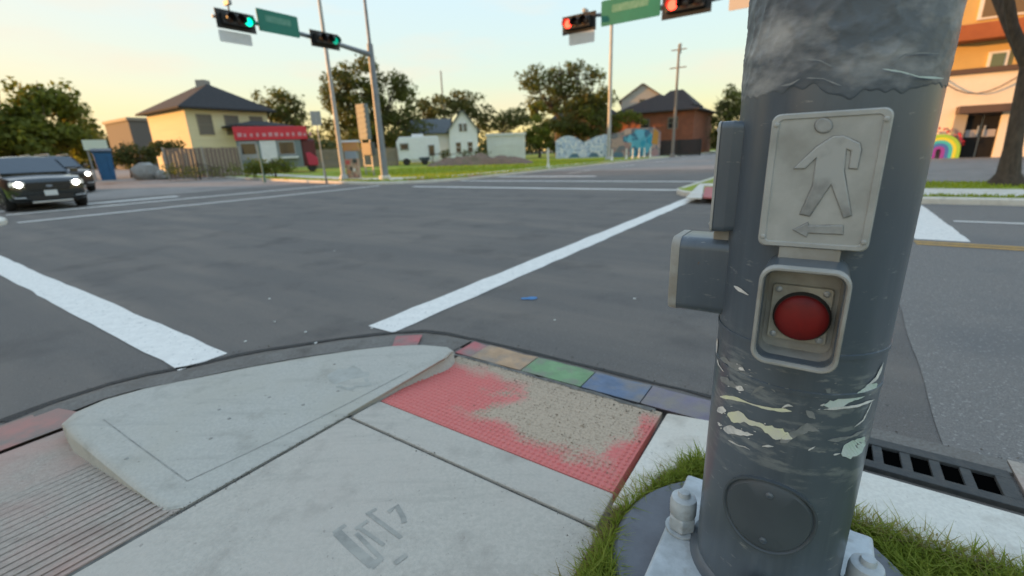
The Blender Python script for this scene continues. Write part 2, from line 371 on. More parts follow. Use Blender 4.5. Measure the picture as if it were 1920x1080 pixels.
def path(name, pts, m, z=0.133, parent=None):
    b = MB(); n = len(pts)
    b.v = [tuple(P(a[0], a[1], T(a[1]) + z)) for a, _ in pts] + [tuple(P(c[0], c[1], T(c[1]) + z)) for _, c in pts]
    b.f = [(i, i + 1, n + i + 1, n + i) for i in range(n - 1)]
    return b.build(name, m, parent) if parent else struct(b.build(name, m))
path('pavement', [((120, 16.5), (120, 17.7)), ((60, 16.5), (60, 17.7)), ((24, 16.5), (24, 17.7)), ((19.4, 16.4), (20.6, 17.7)), ((16.8, 18.4), (18.8, 19.6)), ((16.3, 22), (17.5, 22)),
                  ((17.6, 30), (18.8, 30)), ((19.5, 42), (20.8, 42)), ((22.3, 54), (23.6, 54)), ((25.5, 70), (26.8, 70)), ((28, 91), (29.3, 91))], concrete_pale)
path('pavement', [((12.65, -80), (14.3, -80)), ((12.65, -8), (14.3, -8)), ((12.65, -1), (14.3, -1)), ((13.9, 1.7), (15.0, 0.7)), ((15.6, 2.6), (15.8, 1.3)), ((30, 2.6), (30, 1.3)), ((120, 2.6), (120, 1.3))], concrete_pale)
lot_m = mat('lot_paving', (0.26, 0.24, 0.22), 0.9, col2=(0.20, 0.19, 0.175), scale=2.0, col3=(0.16, 0.15, 0.14), scale3=0.5)
path('parking_apron', [((16.4, -60), (45, -60)), ((16.4, -8), (45, -8)), ((16.4, -0.6), (45, -0.6))], lot_m, 0.136)
path('driveway', [((17.0, 47), (40, 52)), ((18.7, 56), (40, 60))], lot_m, 0.140)
# kerb ramps painted red on the two far corners
red_pad = mat('red_pad_far', (0.50, 0.14, 0.14), 0.8, col2=(0.42, 0.16, 0.15), scale=6)
ramp_m = concrete_pale
def slab(name, uvs, z, m, parent, h=0.02):
    MB().prism([P(u, v, T(v) + z - h) for u, v in uvs], [P(u, v, T(v) + z) for u, v in uvs]).build(name, m, parent)
def pxuv(x, y, z): q = hitz(x, y, z); return (q.dot(UV), q.dot(VV))
slab('warning_pad', [pxuv(1318, 369, .15), pxuv(1375, 373, .15), pxuv(1372, 352, .15), pxuv(1322, 350, .15)], 0.150, red_pad, verge, 0.03)
slab('ramp_apron', [pxuv(1286, 370, .14), pxuv(1316, 371, .14), pxuv(1320, 348, .14), pxuv(1376, 349, .14), pxuv(1376, 344, .14), pxuv(1312, 344, .14)], 0.140, concrete_pale, verge, 0.03)
slab('warning_pad', [(16.3, 17.3), (17.2, 16.35), (17.75, 16.85), (16.85, 17.8)], 0.155, red_pad, lawn, 0.03)
slab('warning_pad', [(19.2, 15.7), (20.4, 15.7), (20.4, 16.3), (19.2, 16.3)], 0.155, red_pad, lawn, 0.03)

# ================================================================== NEAR CORNER
sidewalk = struct(bpy.data.objects.new('sidewalk', None)); COL.objects.link(sidewalk)
ZL = 0.085
def poly(name, pts, m, parent=sidewalk, depth=0.12, bevel=0.006):
    top = [K(u, v, z) for u, v, z in pts]; bot = [Vector((p.x, p.y, p.z - depth)) for p in top]
    return MB().prism(bot, top).build(name, m, parent, bevel=bevel)
poly('landing_slab', [(-3.0, 0.44, ZL), (1.22, 0.50, ZL), (1.22, 1.915, ZL), (-3.0, 1.925, ZL)], concrete)
poly('ramp_strip', [(1.236, 0.52, ZL), (1.42, 0.53, 0.07), (1.42, 1.90, 0.07), (1.236, 1.905, ZL)], concrete)
poly('rear_slab', [(-3.0, 1.945, ZL), (-1.3, 1.945, ZL), (-1.3, 6.0, ZL), (-3.0, 6.0, ZL)], concrete)
# left ramp with raking grooves and a worn red patch
poly('left_ramp', [(-1.28, 1.945, ZL), (0.50, 1.94, ZL - .006), (0.48, 3.12, 0.03), (-1.28, 3.12, 0.03)], concrete_brown, bevel=0.004)
b = MB()
for k in range(18):
    v = 1.975 + k * 0.040; z = ZL + (0.03 - ZL) * (v - 1.945) / 1.175 + 0.0004
    a = K(-1.0, v, z); c = K(0.43, v, z); d = VV * 0.006
    b.add([a - d, c - d, c + d, a + d, a + d * 0.3 + Vector((0, 0, .0012)), c + d * 0.3 + Vector((0, 0, .0012))], [(0, 1, 5, 4), (3, 4, 5, 2)])
tag(b.build('groove_ridges', concrete_brown, sidewalk), kind='stuff')
# the raised island between the two ramps
outer = [(1.24, 1.925, .088), (1.7, 1.93, .115), (2.03, 1.935, .135), (2.13, 1.97, .135), (2.16, 2.06, .135), (2.10, 2.24, .135), (1.98, 2.42, .135), (1.8, 2.60, .135), (1.55, 2.80, .14), (1.28, 2.99, .14),
         (1.0, 3.15, .145), (0.78, 3.28, .145), (0.6, 3.33, .145), (0.46, 3.30, .145), (0.38, 3.20, .145), (0.365, 3.0, .14), (0.375, 2.7, .125), (0.39, 2.3, .105), (0.41, 1.98, .09), (0.46, 1.932, .087), (0.8, 1.93, .087)]
ctr = (1.12, 2.45, .135)
b = MB(); loops = []
for inset, dz in ((0.0, -0.16), (0.0, -0.035), (0.012, -0.014), (0.035, -0.003), (0.07, 0.0), (0.35, 0.012)):
    lp = []
    for u, v, z in outer:
        uu = u + (ctr[0] - u) * inset; vv = v + (ctr[1] - v) * inset; flush = v < 1.935 and u < 1.5
        zz = z + (dz if not (flush and -0.1 < dz < 0) else dz * 0.3)
        if inset >= 0.3: zz = z + (ctr[2] - z) * 0.3
        lp.append(K(uu, vv, max(zz, -0.02)) if dz > -0.1 else Vector((*K(u, v, z)[:2], -0.02)))
    loops.append(lp)
b.loft(loops, cap=False)
o = len(b.v); b.v.append(tuple(K(*ctr))); n = len(outer)
b.f += [(o - n + i, o - n + (i + 1) % n, o) for i in range(n)]
island = b.build('corner_island', concrete_wet, sidewalk, smooth=True)
from mathutils.bvhtree import BVHTree
_im = island.data; ibvh = BVHTree.FromPolygons([v.co.copy() for v in _im.vertices], [tuple(p.vertices) for p in _im.polygons])
def onisland(px, py, lift=0.0015):
    h_ = ibvh.ray_cast(EYE, ray(px, py).normalized())
    return (h_[0] + Z0 * lift) if h_[0] is not None else hitz(px, py, 0.14)
Z0 = Vector((0, 0, 1))
def score(name, pix, z, w, m, parent=sidewalk):
    raw = []
    for (a, c) in zip(pix, pix[1:]): raw += [tuple(a[k] + (c[k] - a[k]) * i / 8 for k in range(3)) for i in range(8)]
    raw.append(pix[-1]); pts = []
    for u, v, zz in raw:
        q = K(u, v, zz); h_ = ibvh.ray_cast(EYE, (q - EYE).normalized()); pts.append((h_[0] + Z0 * 0.0012) if h_[0] is not None else q + Z0 * .002); b = MB(); L = []; R = []
    for i, p in enumerate(pts):
        d = pts[min(i + 1, len(pts) - 1)] - pts[max(i - 1, 0)]; d = Vector((-d.y, d.x, 0)).normalized() * w / 2; L.append(p + d); R.append(p - d)
    n = len(pts); b.v = [tuple(q) for q in L + R]; b.f = [(i, i + 1, n + i + 1, n + i) for i in range(n - 1)]
    return b.build(name, m, parent)
joint_m = mat('joint_dirt', (0.10, 0.095, 0.085), 0.95, col2=(0.19, 0.18, 0.16), scale=18)
crumb_m = mat('stain_dark', (0.21, 0.20, 0.18), 0.9, col2=(0.36, 0.35, 0.31), scale=22)
# dirt packed in the joints between slabs
for (a, c) in (((-3.0, 1.935), (1.24, 1.92)), ((1.228, 0.52), (1.228, 1.92))):
    k0 = K(a[0], a[1], ZL - 0.012); k1 = K(c[0], c[1], ZL - 0.012); d = (k1 - k0); d = Vector((-d.y, d.x, 0)).normalized() * 0.012
    MB().quad(k0 - d, k1 - d, k1 + d, k0 + d).build('joint_filler', joint_m, sidewalk)
# truncated-dome warning pad, half buried in dirt
def pad_material():
    m = bpy.data.materials.new('warning_pad'); m.use_nodes = True; nt = m.node_tree; b = nt.nodes['Principled BSDF']; MATS['warning_pad'] = m
    tc = nd(nt, 'ShaderNodeTexCoord')
    rot = nd(nt, 'ShaderNodeMapping'); rot.inputs['Rotation'].default_value = (0, 0, -(math.pi / 2 - YAW)); nt.links.new(tc.outputs['Object'], rot.inputs[0])
    sp = nd(nt, 'ShaderNodeSeparateXYZ'); nt.links.new(rot.outputs[0], sp.inputs[0])
    n1 = nd(nt, 'ShaderNodeTexNoise', Scale=4.5, Detail=6.0); nt.links.new(tc.outputs['Object'], n1.inputs['Vector'])
    n2 = nd(nt, 'ShaderNodeTexNoise', Scale=85.0, Detail=8.0); nt.links.new(tc.outputs['Object'], n2.inputs['Vector'])
    # dirt fills the middle and right of the pad and the strip next to the kerb; red shows at the left, lower and right edges
    def math_(op, a, c=None, k=None):
        q = nd(nt, 'ShaderNodeMath', operation=op); nt.links.new(a, q.inputs[0])
        if c is not None: nt.links.new(c, q.inputs[1])
        if k is not None: q.inputs[1].default_value = k
        return q.outputs[0]
    def ramp_(x, amp, lo, hi):
        q = math_('ADD', x, math_('MULTIPLY', math_('ADD', math_('ADD', n1.outputs[0], math_('MULTIPLY', n2.outputs[0], k=0.35)), k=-0.675), k=amp))
        r = nd(nt, 'ShaderNodeMapRange'); r.inputs[1].default_value = lo; r.inputs[2].default_value = hi; nt.links.new(q, r.inputs[0]); return r.outputs[0]
    m1 = math_('MULTIPLY', ramp_(sp.outputs[1], 1.3, 1.40, 1.24), ramp_(sp.outputs[0], 0.35, 1.44, 1.52))
    m1 = math_('MULTIPLY', m1, ramp_(sp.outputs[1], 0.3, 0.54, 0.60))
    m2 = ramp_(sp.outputs[0], 0.35, 1.86, 1.98)
    class r: outputs = [math_('MAXIMUM', m1, m2)]
    red = nd(nt, 'ShaderNodeMix', data_type='RGBA'); red.inputs[6].default_value = (0.68, 0.135, 0.125, 1); red.inputs[7].default_value = (0.66, 0.25, 0.215, 1); nt.links.new(n2.outputs[0], red.inputs[0])
    dirt = nd(nt, 'ShaderNodeValToRGB'); nt.links.new(n2.outputs[0], dirt.inputs[0])
    dirt.color_ramp.elements[0].position = 0.3; dirt.color_ramp.elements[0].color = (0.33, 0.255, 0.18, 1)
    dirt.color_ramp.elements[1].position = 0.50; dirt.color_ramp.elements[1].color = (0.49, 0.385, 0.28, 1)
    mx = nd(nt, 'ShaderNodeMix', data_type='RGBA'); nt.links.new(r.outputs[0], mx.inputs[0]); nt.links.new(red.outputs[2], mx.inputs[6]); nt.links.new(dirt.outputs[0], mx.inputs[7])
    nt.links.new(mx.outputs[2], b.inputs['Base Color']); b.inputs['Roughness'].default_value = 0.85
    bp = nd(nt, 'ShaderNodeBump', Strength=0.5, Distance=0.006); nt.links.new(n2.outputs[0], bp.inputs['Height']); nt.links.new(bp.outputs[0], b.inputs['Normal'])
    return m
padm = pad_material()
def padz(u): return 0.068 + (0.03 - 0.068) * (u - 1.425) / 0.675
pad = poly('warning_pad', [(1.425, 0.535, .068), (2.09, 0.535, .03), (2.09, 1.89, .03), (1.425, 1.895, .068)], padm, bevel=0.003)
b = MB(); n = 6
for i in range(24):
    for j in range(50):
        u = 1.44 + i * 0.0277; v = 0.555 + j * 0.0268
        if i % 1 == 0:
            c = K(u, v, padz(u) + 0.001); buried = 1.0 if (0.6 < v < 1.3 and u > 1.6) else (0.6 if u > 1.95 else 0.0)
            hh = 0.005 * (1 - 0.8 * buried); r0, r1 = 0.0095, 0.005
            b.add([c + Vector((math.cos(k * 2 * math.pi / n) * r0, math.sin(k * 2 * math.pi / n) * r0, 0)) for k in range(n)] + [c + Vector((math.cos(k * 2 * math.pi / n) * r1, math.sin(k * 2 * math.pi / n) * r1, hh)) for k in range(n)],
                  [(k, (k + 1) % n, n + (k + 1) % n, n + k) for k in range(n)] + [tuple(range(n, 2 * n))])
tag(b.build('warning_domes', padm, pad, fix=False), kind='stuff')
# painted kerb blocks, one after the other
kerb = struct(bpy.data.objects.new('kerb', None)); COL.objects.link(kerb)
def kcol(n, c, c2=None): return mat('kerb_' + n, c, 0.8, col2=c2 or tuple(x * 0.75 for x in c), scale=9, detail=9, col3=(0.24, 0.215, 0.19), scale3=7, lo3=0.44, hi3=0.70, bump=0.5, bscale=70, bdist=0.008)
blocks = [('red', (0.50, 0.16, 0.16), 1.95, 1.82), ('orange', (0.52, 0.34, 0.205), 1.82, 1.42), ('green', (0.205, 0.345, 0.175), 1.415, 1.01), ('blue', (0.145, 0.195, 0.285), 1.005, 0.665), ('purple', (0.225, 0.20, 0.25), 0.66, -0.26)]
for nme, c, v0, v1 in blocks:
    N = max(2, int((v0 - v1) / 0.1)); loops = []
    for i in range(N + 1):
        v = v0 + (v1 - v0) * i / N; z = 0.03 if v > 0.6 else 0.03 + 0.10 * min(1, (0.6 - v) / 0.6)
        wv = rnd.uniform(-0.008, 0.008)
        cs = [(2.345 + wv, 0.0), (2.33 + wv, z * .75), (2.30 + wv, z), (2.12, z + 0.006), (2.105, -0.0)]
        loops.append([K(u, v, max(zz, 0)) if zz > 0 else Vector((*P(u, v)[:2], -0.02)) for u, zz in cs])
    MB().loft(loops).build('kerb_block', kcol(nme, c), kerb, bevel=0.004)
MB().loft([[K(u, 2.105, 0.0) if z0 == 0 else K(u, vv, z0) for u, z0 in ((2.1, 0.02), (2.2, 0.03), (2.1, 0.004))] for vv in (2.0,)] * 1 + [[K(2.1, 1.9, 0.02), K(2.2, 1.9, 0.03), K(2.1, 1.9, 0.004)]]).build('kerb_chip', kerbgrey, kerb)
# low gutter kerb around the island and past the left ramp
arcp = [(2.33, 1.98), (2.32, 2.2), (2.27, 2.4), (2.15, 2.56), (2.04, 2.68), (1.85, 2.86), (1.63, 3.02), (1.45, 3.16), (1.3, 3.25), (1.03, 3.36), (0.85, 3.47), (0.67, 3.53), (0.42, 3.54), (0.2, 3.49)]
inn = [(2.14, 1.98), (2.13, 2.12), (2.08, 2.27), (1.98, 2.42), (1.86, 2.55), (1.66, 2.73), (1.48, 2.87), (1.3, 2.99), (1.15, 3.08), (0.92, 3.2), (0.75, 3.31), (0.6, 3.35), (0.42, 3.33), (0.3, 3.26)]
MB().loft([[Vector((*P(a, c)[:2], -0.02)), K(a, c, 0.012), K(a + (e - a) * .3, c + (f - c) * .3, 0.035), K(e, f, 0.03), Vector((*P(e, f)[:2], -0.02))] for (a, c), (e, f) in zip(arcp, inn)]).build('gutter_kerb', kerbgrey, kerb, smooth=True)
for (i0, i1, nme, c) in ((2, 4, 'red', None),):
    seg = list(zip(arcp, inn))[i0:i1]
    MB().loft([[K(a + (e - a) * .15, c + (f - c) * .15, 0.03), K(a + (e - a) * .4, c + (f - c) * .4, 0.05), K(e, f, 0.045), K(e, f, 0.02)] for (a, c), (e, f) in seg]).build('kerb_block', MATS['kerb_red'], kerb)
MB().loft([[Vector((*P(0.2 - t * .6, 3.49 + t * .02)[:2], -0.02)), K(0.2 - t * 0.6, 3.49 - t * 0.0, 0.02), K(0.22 - t * .6, 3.42, 0.045), K(0.3 - t * .6, 3.16, 0.04), Vector((*P(0.3 - t * .6, 3.16)[:2], -0.02))] for t in (-0.35, -0.1, 0.3, 0.8, 2.5)]).build('kerb_block', mat('kerb_salmon', (0.40, 0.20, 0.17), 0.85, col2=(0.28, 0.2, 0.17), scale=8, col3=(0.2, 0.19, 0.17), scale3=4), kerb, smooth=True)
# black tar line where asphalt meets the kerb
crack([(a + 0.02, c + 0.015) for a, c in arcp] + [], 0.05, dark_tar, 0.006, 'gutter_seal')
crack([(1.03, 3.40), (0.85, 3.5), (0.67, 3.56), (0.42, 3.57), (0.2, 3.55), (-0.3, 3.55), (-1.5, 3.55), (-3, 3.55)], 0.05, dark_tar, 0.005, 'gutter_seal')
crack(wob((2.035, 0.56), (2.045, 1.92), 24, 0.006), 0.03, joint_m, 0.034, 'joint_filler')
# score marks on the island, the hairline crack and the pale patch
score('score_line', [(0.52, 3.06, .150), (0.53, 2.6, .134), (0.545, 2.1, .106)], 0, 0.005, crumb_m)
score('score_line', [(0.545, 2.1, .105), (0.9, 2.06, .108), (1.33, 2.03, .115), (1.75, 2.02, .128)], 0, 0.005, crumb_m)
for px, py in ((627, 683), (634, 733), (568, 759), (411, 768), (395, 822), (237, 860), (430, 785), (505, 745)):
    c = onisland(px, py, 0.0); MB().lathe([(0.0, 0.0), (0.009, 0.0), (0.006, 0.0025), (0.0, 0.003)], c, 7).build('gum_spot', crumb_m, sidewalk)
stn = mat('stain_brown', (0.33, 0.325, 0.285), 0.9, col2=(0.42, 0.415, 0.375), scale=12)
n = 22; lp = [onisland(655 + 46 * math.cos(k / n * 6.283) * rnd.uniform(.72, 1.1), 710 + 24 * math.sin(k / n * 6.283) * rnd.uniform(.72, 1.1), 0.0012) for k in range(n)]
MB().add([onisland(655, 710, 0.0012)] + lp, [(0, 1 + k, 1 + (k + 1) % n) for k in range(n)]).build('worn_patch', stn, sidewalk)
# kerb return beside the right ramp and concrete behind the inlet
poly('kerb_return', [(1.36, 0.515, .125), (2.10, 0.515, .105), (2.14, 0.30, .115), (2.10, -0.1, .135), (1.82, -0.1, .135), (1.82, 0.30, .135), (1.62, 0.405, .132), (1.40, 0.45, .13)], concrete_pale, depth=0.15, bevel=0.012)
poly('inlet_top', [(2.075, -0.112, .135), (2.07, -3.5, .135), (1.74, -3.5, .135), (1.74, -0.112, .135)], concrete_pale, depth=0.15, bevel=0.015)
# stencilled smudge on the landing
st = mat('stencil', (0.26, 0.255, 0.23), 0.9, col2=(0.39, 0.375, 0.33), scale=16, lo=0.35, hi=0.62)
for si, (pts, w) in enumerate((([(625, 1000), (648, 984)], .018), ([(632, 998), (665, 1030), (700, 1060)], .03), ([(668, 1000), (716, 1048)], .014), ([(696, 1064), (716, 1046)], .022), ([(666, 992), (690, 976)], .016), ([(672, 988), (720, 1022)], .013), ([(686, 964), (706, 954)], .013), ([(690, 962), (752, 1008)], .015), ([(728, 960), (744, 948), (756, 970), (758, 980)], .018), ([(740, 1056), (762, 1040)], .018))):
    q = [hitz(x, y, ZL + 0.0006 + 0.00012 * si) for x, y in pts]; L = []; R = []
    for i, p in enumerate(q):
        d = q[min(i + 1, len(q) - 1)] - q[max(i - 1, 0)]; d = Vector((-d.y, d.x, 0)).normalized() * w / 2; L.append(p + d); R.append(p - d)
    b = MB(); n = len(q); b.v = [tuple(x) for x in L + R]; b.f = [(i, i + 1, n + i + 1, n + i) for i in range(n - 1)]; b.build('stencil_mark', st, sidewalk)

# ---- storm drain grate in the gutter
drain = thing('storm_drain', 'dark cast iron storm drain grate with square openings in the gutter', 'drain grate', P(2.2, -0.62, 0))
iron = mat('cast_iron', (0.055, 0.06, 0.062), 0.7, 0.3, col2=(0.085, 0.085, 0.08), scale=25, bump=0.3, bscale=80)
ld = local(drain)
def lbox(b, u0, u1, v0, v1, z0, z1, L):
    b.prism([L(P(u, v, z0)) for u, v in ((u0, v0), (u1, v0), (u1, v1), (u0, v1))], [L(P(u, v, z1)) for u, v in ((u0, v0), (u1, v0), (u1, v1), (u0, v1))])
for (u0, u1, v0, v1) in ((2.262, 2.32, -0.75, -0.11), (2.08, 2.13, -0.75, -0.11), (2.13, 2.262, -0.75, -0.70)):
    b = MB(); lbox(b, u0, u1, v0, v1, -0.02, 0.022, ld); b.build('frame_bar', iron, drain, bevel=0.004)
for k in range(6):
    v = -0.615 + k * 0.093; b = MB(); lbox(b, 2.13, 2.262, v - 0.017, v + 0.017, -0.02, 0.018, ld); b.build('grate_bar', iron, drain, bevel=0.003)
b = MB(); lbox(b, 2.09, 2.30, -0.73, -0.12, 0.0055, 0.0075, ld); b.build('drain_shade_sheet', mat('drain_shade_black', (0.002, 0.002, 0.002), 1.0, spec=0.0), drain)  # black sheet just under the grate, pit darkness put into its colour
slab('gutter_apron', [(2.09, -3.2), (2.42, -3.2), (2.42, -0.77), (2.09, -0.77)], 0.016, concrete_brown, kerb, 0.03)
slab('gutter_apron', [(2.325, -0.765), (2.42, -0.765), (2.42, -0.1), (2.325, -0.1)], 0.014, kerbgrey, kerb, 0.03)

# ---- soil and grass round the pole
def soilz(u, v): return 0.105 + 0.02 * mnoise.noise(Vector((u * 3, v * 3, 0)))
sheet('planting_soil', lambda u, v: P(u, v, soilz(u, v)), [-3 + 4.85 * i / 20 for i in range(21)], [-6 + 6.46 * i / 26 for i in range(27)], soil)
#PART2

# ================================================================== NEAR SIGNAL POLE
PC = P(1.17, 0.008, 0); RP = 0.1655
pole = thing('signal_pole', 'large blue-grey painted steel signal pole standing close by at the corner', 'pole', PC, -YAW)
LP = local(pole)
def polepaint():
    m = mat('pole_paint', (0.108, 0.132, 0.156), 0.30, 0.1, col2=(0.082, 0.104, 0.128), scale=3.5, detail=8, bump=0.06, bscale=60, bdist=0.003,
            col3=(0.11, 0.128, 0.14), scale3=2.3, lo3=0.5, hi3=0.75, stretch=(1, 1, 0.5), spec=0.5)
    nt = m.node_tree; b = nt.nodes['Principled BSDF']; src = b.inputs['Base Color'].links[0].from_socket
    tc = nd(nt, 'ShaderNodeTexCoord')
    def layer(src, sc, scale, lo, hi, col, amt, det=6.0, zr=None):
        mp = nd(nt, 'ShaderNodeMapping'); mp.inputs['Scale'].default_value = sc; nt.links.new(tc.outputs['Object'], mp.inputs[0])
        n = nd(nt, 'ShaderNodeTexNoise', Scale=scale, Detail=det, Roughness=0.65); nt.links.new(mp.outputs[0], n.inputs['Vector'])
        r = nd(nt, 'ShaderNodeMapRange'); r.inputs[1].default_value = lo; r.inputs[2].default_value = hi; r.inputs[4].default_value = amt; nt.links.new(n.outputs[0], r.inputs[0]); f = r.outputs[0]
        if zr:
            sp = nd(nt, 'ShaderNodeSeparateXYZ'); nt.links.new(tc.outputs['Object'], sp.inputs[0])
            w = nd(nt, 'ShaderNodeMath', operation='SUBTRACT'); w.inputs[1].default_value = zr[0]; nt.links.new(sp.outputs[2], w.inputs[0])
            a = nd(nt, 'ShaderNodeMath', operation='ABSOLUTE'); nt.links.new(w.outputs[0], a.inputs[0])
            g = nd(nt, 'ShaderNodeMapRange'); g.inputs[1].default_value = zr[1]; g.inputs[2].default_value = zr[1] * .5; nt.links.new(a.outputs[0], g.inputs[0])
            q = nd(nt, 'ShaderNodeMath', operation='MULTIPLY'); nt.links.new(f, q.inputs[0]); nt.links.new(g.outputs[0], q.inputs[1]); f = q.outputs[0]
        mx = nd(nt, 'ShaderNodeMix', data_type='RGBA'); mx.inputs[7].default_value = (*col, 1); nt.links.new(f, mx.inputs[0]); nt.links.new(src, mx.inputs[6]); return mx.outputs[2]
    src = layer(src, (9, 9, .7), 2.0, .5, .75, (.055, .07, .085), .45)
    src = layer(src, (7, 7, .5), 3.1, .55, .8, (.17, .19, .21), .4)
    src = layer(src, (3, 3, 9), 6.0, .62, .70, (.30, .31, .30), .7, 9.0)
    src = layer(src, (2, 2, 7), 5.0, .52, .62, (.24, .26, .26), .75, 9.0, (0.73, 0.20))
    src = layer(src, (1, 1, 1), 26.0, .70, .74, (.16, .085, .045), .8)
    nt.links.new(src, b.inputs['Base Color'])
    return m
pp = polepaint()
MB().lathe([(RP + .0015, 0.20), (RP + .001, 0.5), (RP, 1.5), (RP - .004, 3.0), (RP - .02, 7.4), (RP - .03, 7.42)], (0, 0, 0), 72).build('shaft', pp, pole, smooth=True)
MB().lathe([(RP + .02, 0.197), (RP + .018, 0.21), (RP + .001, 0.226)], (0, 0, 0), 72).build('weld_bead', pp, pole, smooth=True)
fnd = mat('foundation_paint', (0.155, 0.165, 0.185), 0.7, col2=(0.12, 0.125, 0.14), scale=6, bump=0.2, bscale=60)
MB().lathe([(0.40, -0.1), (0.40, 0.135), (0.385, 0.15)], (0, 0, 0), 48).build('foundation', fnd, pole, smooth=True)
plate_m = mat('plate_galv', (0.50, 0.54, 0.56), 0.5, 0.0, col2=(0.36, 0.39, 0.40), scale=18, col3=(0.24, 0.215, 0.18), scale3=11, lo3=0.56, hi3=0.75, bump=0.15, bscale=60)
MB().box((0, 0, 0.180), (0.515, 0.515, 0.04)).build('base_plate', plate_m, pole, bevel=0.012, seg=3)
MB().lathe([(0.19, 0.149), (0.19, 0.165)], (0, 0, 0), 32).build('grout', fnd, pole)
for (x, y) in ((-0.214, 0.0), (0.214, 0.0), (0, 0.214), (0, -0.214)):
    bo = MB().lathe([(0.018, 0.15), (0.018, 0.325), (0.015, 0.334), (0.006, 0.336)], (x, y, 0), 18).build('anchor_bolt', plate_m, pole, smooth=True)
    MB().lathe([(0.044, 0.200), (0.046, 0.203), (0.046, 0.209)], (x, y, 0), 20).build('washer', plate_m, bo, smooth=True)
    MB().lathe([(0.036, 0.209), (0.039, 0.213), (0.039, 0.252), (0.033, 0.258)], (x, y, 0), 6).build('nut', plate_m, bo, bevel=0.003)
    MB().lathe([(0.034, 0.258), (0.037, 0.262), (0.037, 0.300), (0.034, 0.314), (0.026, 0.319), (0.004, 0.320)], (x, y, 0), 20).build('bolt_cap', plate_m, bo, smooth=True)
def cyl(phi, z, r): return Vector((r * math.sin(phi), -r * math.cos(phi), z))
# hand-hole cover curved to the shaft
hc_phi, hc_z, hr = math.radians(-1.0) * 1.0, 0.485, 0.093
b = MB(); n = 40; rings = ((0.0, .009), (0.5, .009), (0.9, .009), (0.94, .006), (0.97, .0045), (1.0, .009), (1.045, .009), (1.06, -.002))
b.v.append(tuple(cyl(hc_phi, hc_z, RP + .009)))
for fr, hgt in rings[1:]:
    for k in range(n):
        a = 2 * math.pi * k / n; b.v.append(tuple(cyl(hc_phi + hr * fr * math.cos(a) / RP, hc_z + hr * fr * math.sin(a), RP + hgt)))
b.f += [(0, 1 + k, 1 + (k + 1) % n) for k in range(n)]
for i in range(len(rings) - 2):
    b.f += [(1 + i * n + k, 1 + i * n + (k + 1) % n, 1 + (i + 1) * n + (k + 1) % n, 1 + (i + 1) * n + k) for k in range(n)]
hcov = b.build('hand_hole_cover', mat('cover_paint', (0.072, 0.088, 0.10), 0.5, col2=(0.062, 0.076, 0.088), scale=6), pole, smooth=True)
for dz in (0.062, -0.062):
    MB().lathe([(0.008, 0), (0.008, 0.003), (0.004, 0.005)], cyl(hc_phi, hc_z + dz, RP + .008), 10, (0, -1, 0)).build('screw', pp, hcov)
# pixel -> place on the shaft
def cylhit(px, py, r):
    d = ray(px, py); o = LP(EYE); d2 = (LP(EYE + d) - o)
    a = d2.x ** 2 + d2.y ** 2; bb = 2 * (o.x * d2.x + o.y * d2.y); c = o.x ** 2 + o.y ** 2 - r * r; disc = bb * bb - 4 * a * c
    t = (-bb - math.sqrt(disc)) / (2 * a) if disc > 0 else -bb / (2 * a)
    q = o + d2 * t; return math.atan2(q.x, -q.y), q.z
# scraps of old tape and paint left on the shaft
tape_y = mat('scrap_yellow', (0.74, 0.76, 0.50), 0.7, col2=(0.66, 0.66, 0.58), scale=25)
tape_w = mat('scrap_white', (0.80, 0.79, 0.75), 0.7, col2=(0.5, 0.51, 0.5), scale=40)
tape_g = mat('scrap_grey', (0.27, 0.28, 0.28), 0.7, col2=(0.18, 0.2, 0.2), scale=40)
tape_m = mat('scrap_mint', (0.48, 0.60, 0.53), 0.7, col2=(0.55, 0.62, 0.6), scale=25)
Z2 = lambda X, Y: (1230 + X / 3.857, 580 + Y / 3.857)
scraps = [('w', [(446, 210), (440, 330), (455, 400), (492, 452)], 12), ('g', [(470, 350), (540, 395), (600, 420), (640, 440)], 50), ('w', [(600, 425), (625, 432), (645, 445)], 24), ('g', [(470, 490), (550, 545), (630, 580)], 60), ('w', [(580, 560), (610, 570), (636, 585)], 26),
          ('y', [(465, 630), (560, 640), (680, 680), (800, 715), (980, 735)], 17), ('w', [(910, 712), (950, 690), (990, 700)], 16), ('w', [(445, 735), (475, 725), (510, 735)], 46), ('y', [(520, 755), (620, 790), (760, 840), (860, 890), (985, 932)], 58), ('w', [(490, 860), (560, 875), (640, 900), (705, 905)], 42), ('w', [(525, 945), (600, 985), (640, 990), (682, 1015)], 14), ('w', [(768, 990), (800, 986), (852, 990)], 11), ('w', [(450, 815), (465, 840), (480, 830)], 24),
          ('w', [(1185, 695), (1220, 680)], 14), ('m', [(1215, 690), (1300, 685), (1430, 645), (1520, 590), (1595, 535)], 46), ('w', [(1210, 722), (1330, 712), (1450, 698), (1580, 650)], 12), ('w', [(1640, 385), (1615, 450), (1590, 500), (1520, 550)], 20), ('g', [(1250, 945), (1350, 935), (1420, 915), (1505, 870)], 28), ('m', [(1340, 1050), (1400, 1020), (1460, 985), (1505, 920)], 70), ('w', [(1280, 1050), (1330, 1040)], 18), ('w', [(1560, 660), (1530, 730), (1495, 800), (1430, 850)], 11), ('g', [(700, 605), (760, 560), (820, 545), (865, 600)], 26), ('g', [(1085, 730), (1120, 760), (1150, 790)], 30), ('w', [(1100, 1018), (1150, 990)], 12), ('g', [(900, 960), (1000, 900), (1100, 850), (1180, 880)], 40), ('g', [(920, 580), (960, 572)], 14), ('g', [(1235, 600), (1260, 570)], 34)]
TM = {'w': tape_w, 'y': tape_y, 'g': tape_g, 'm': tape_m}
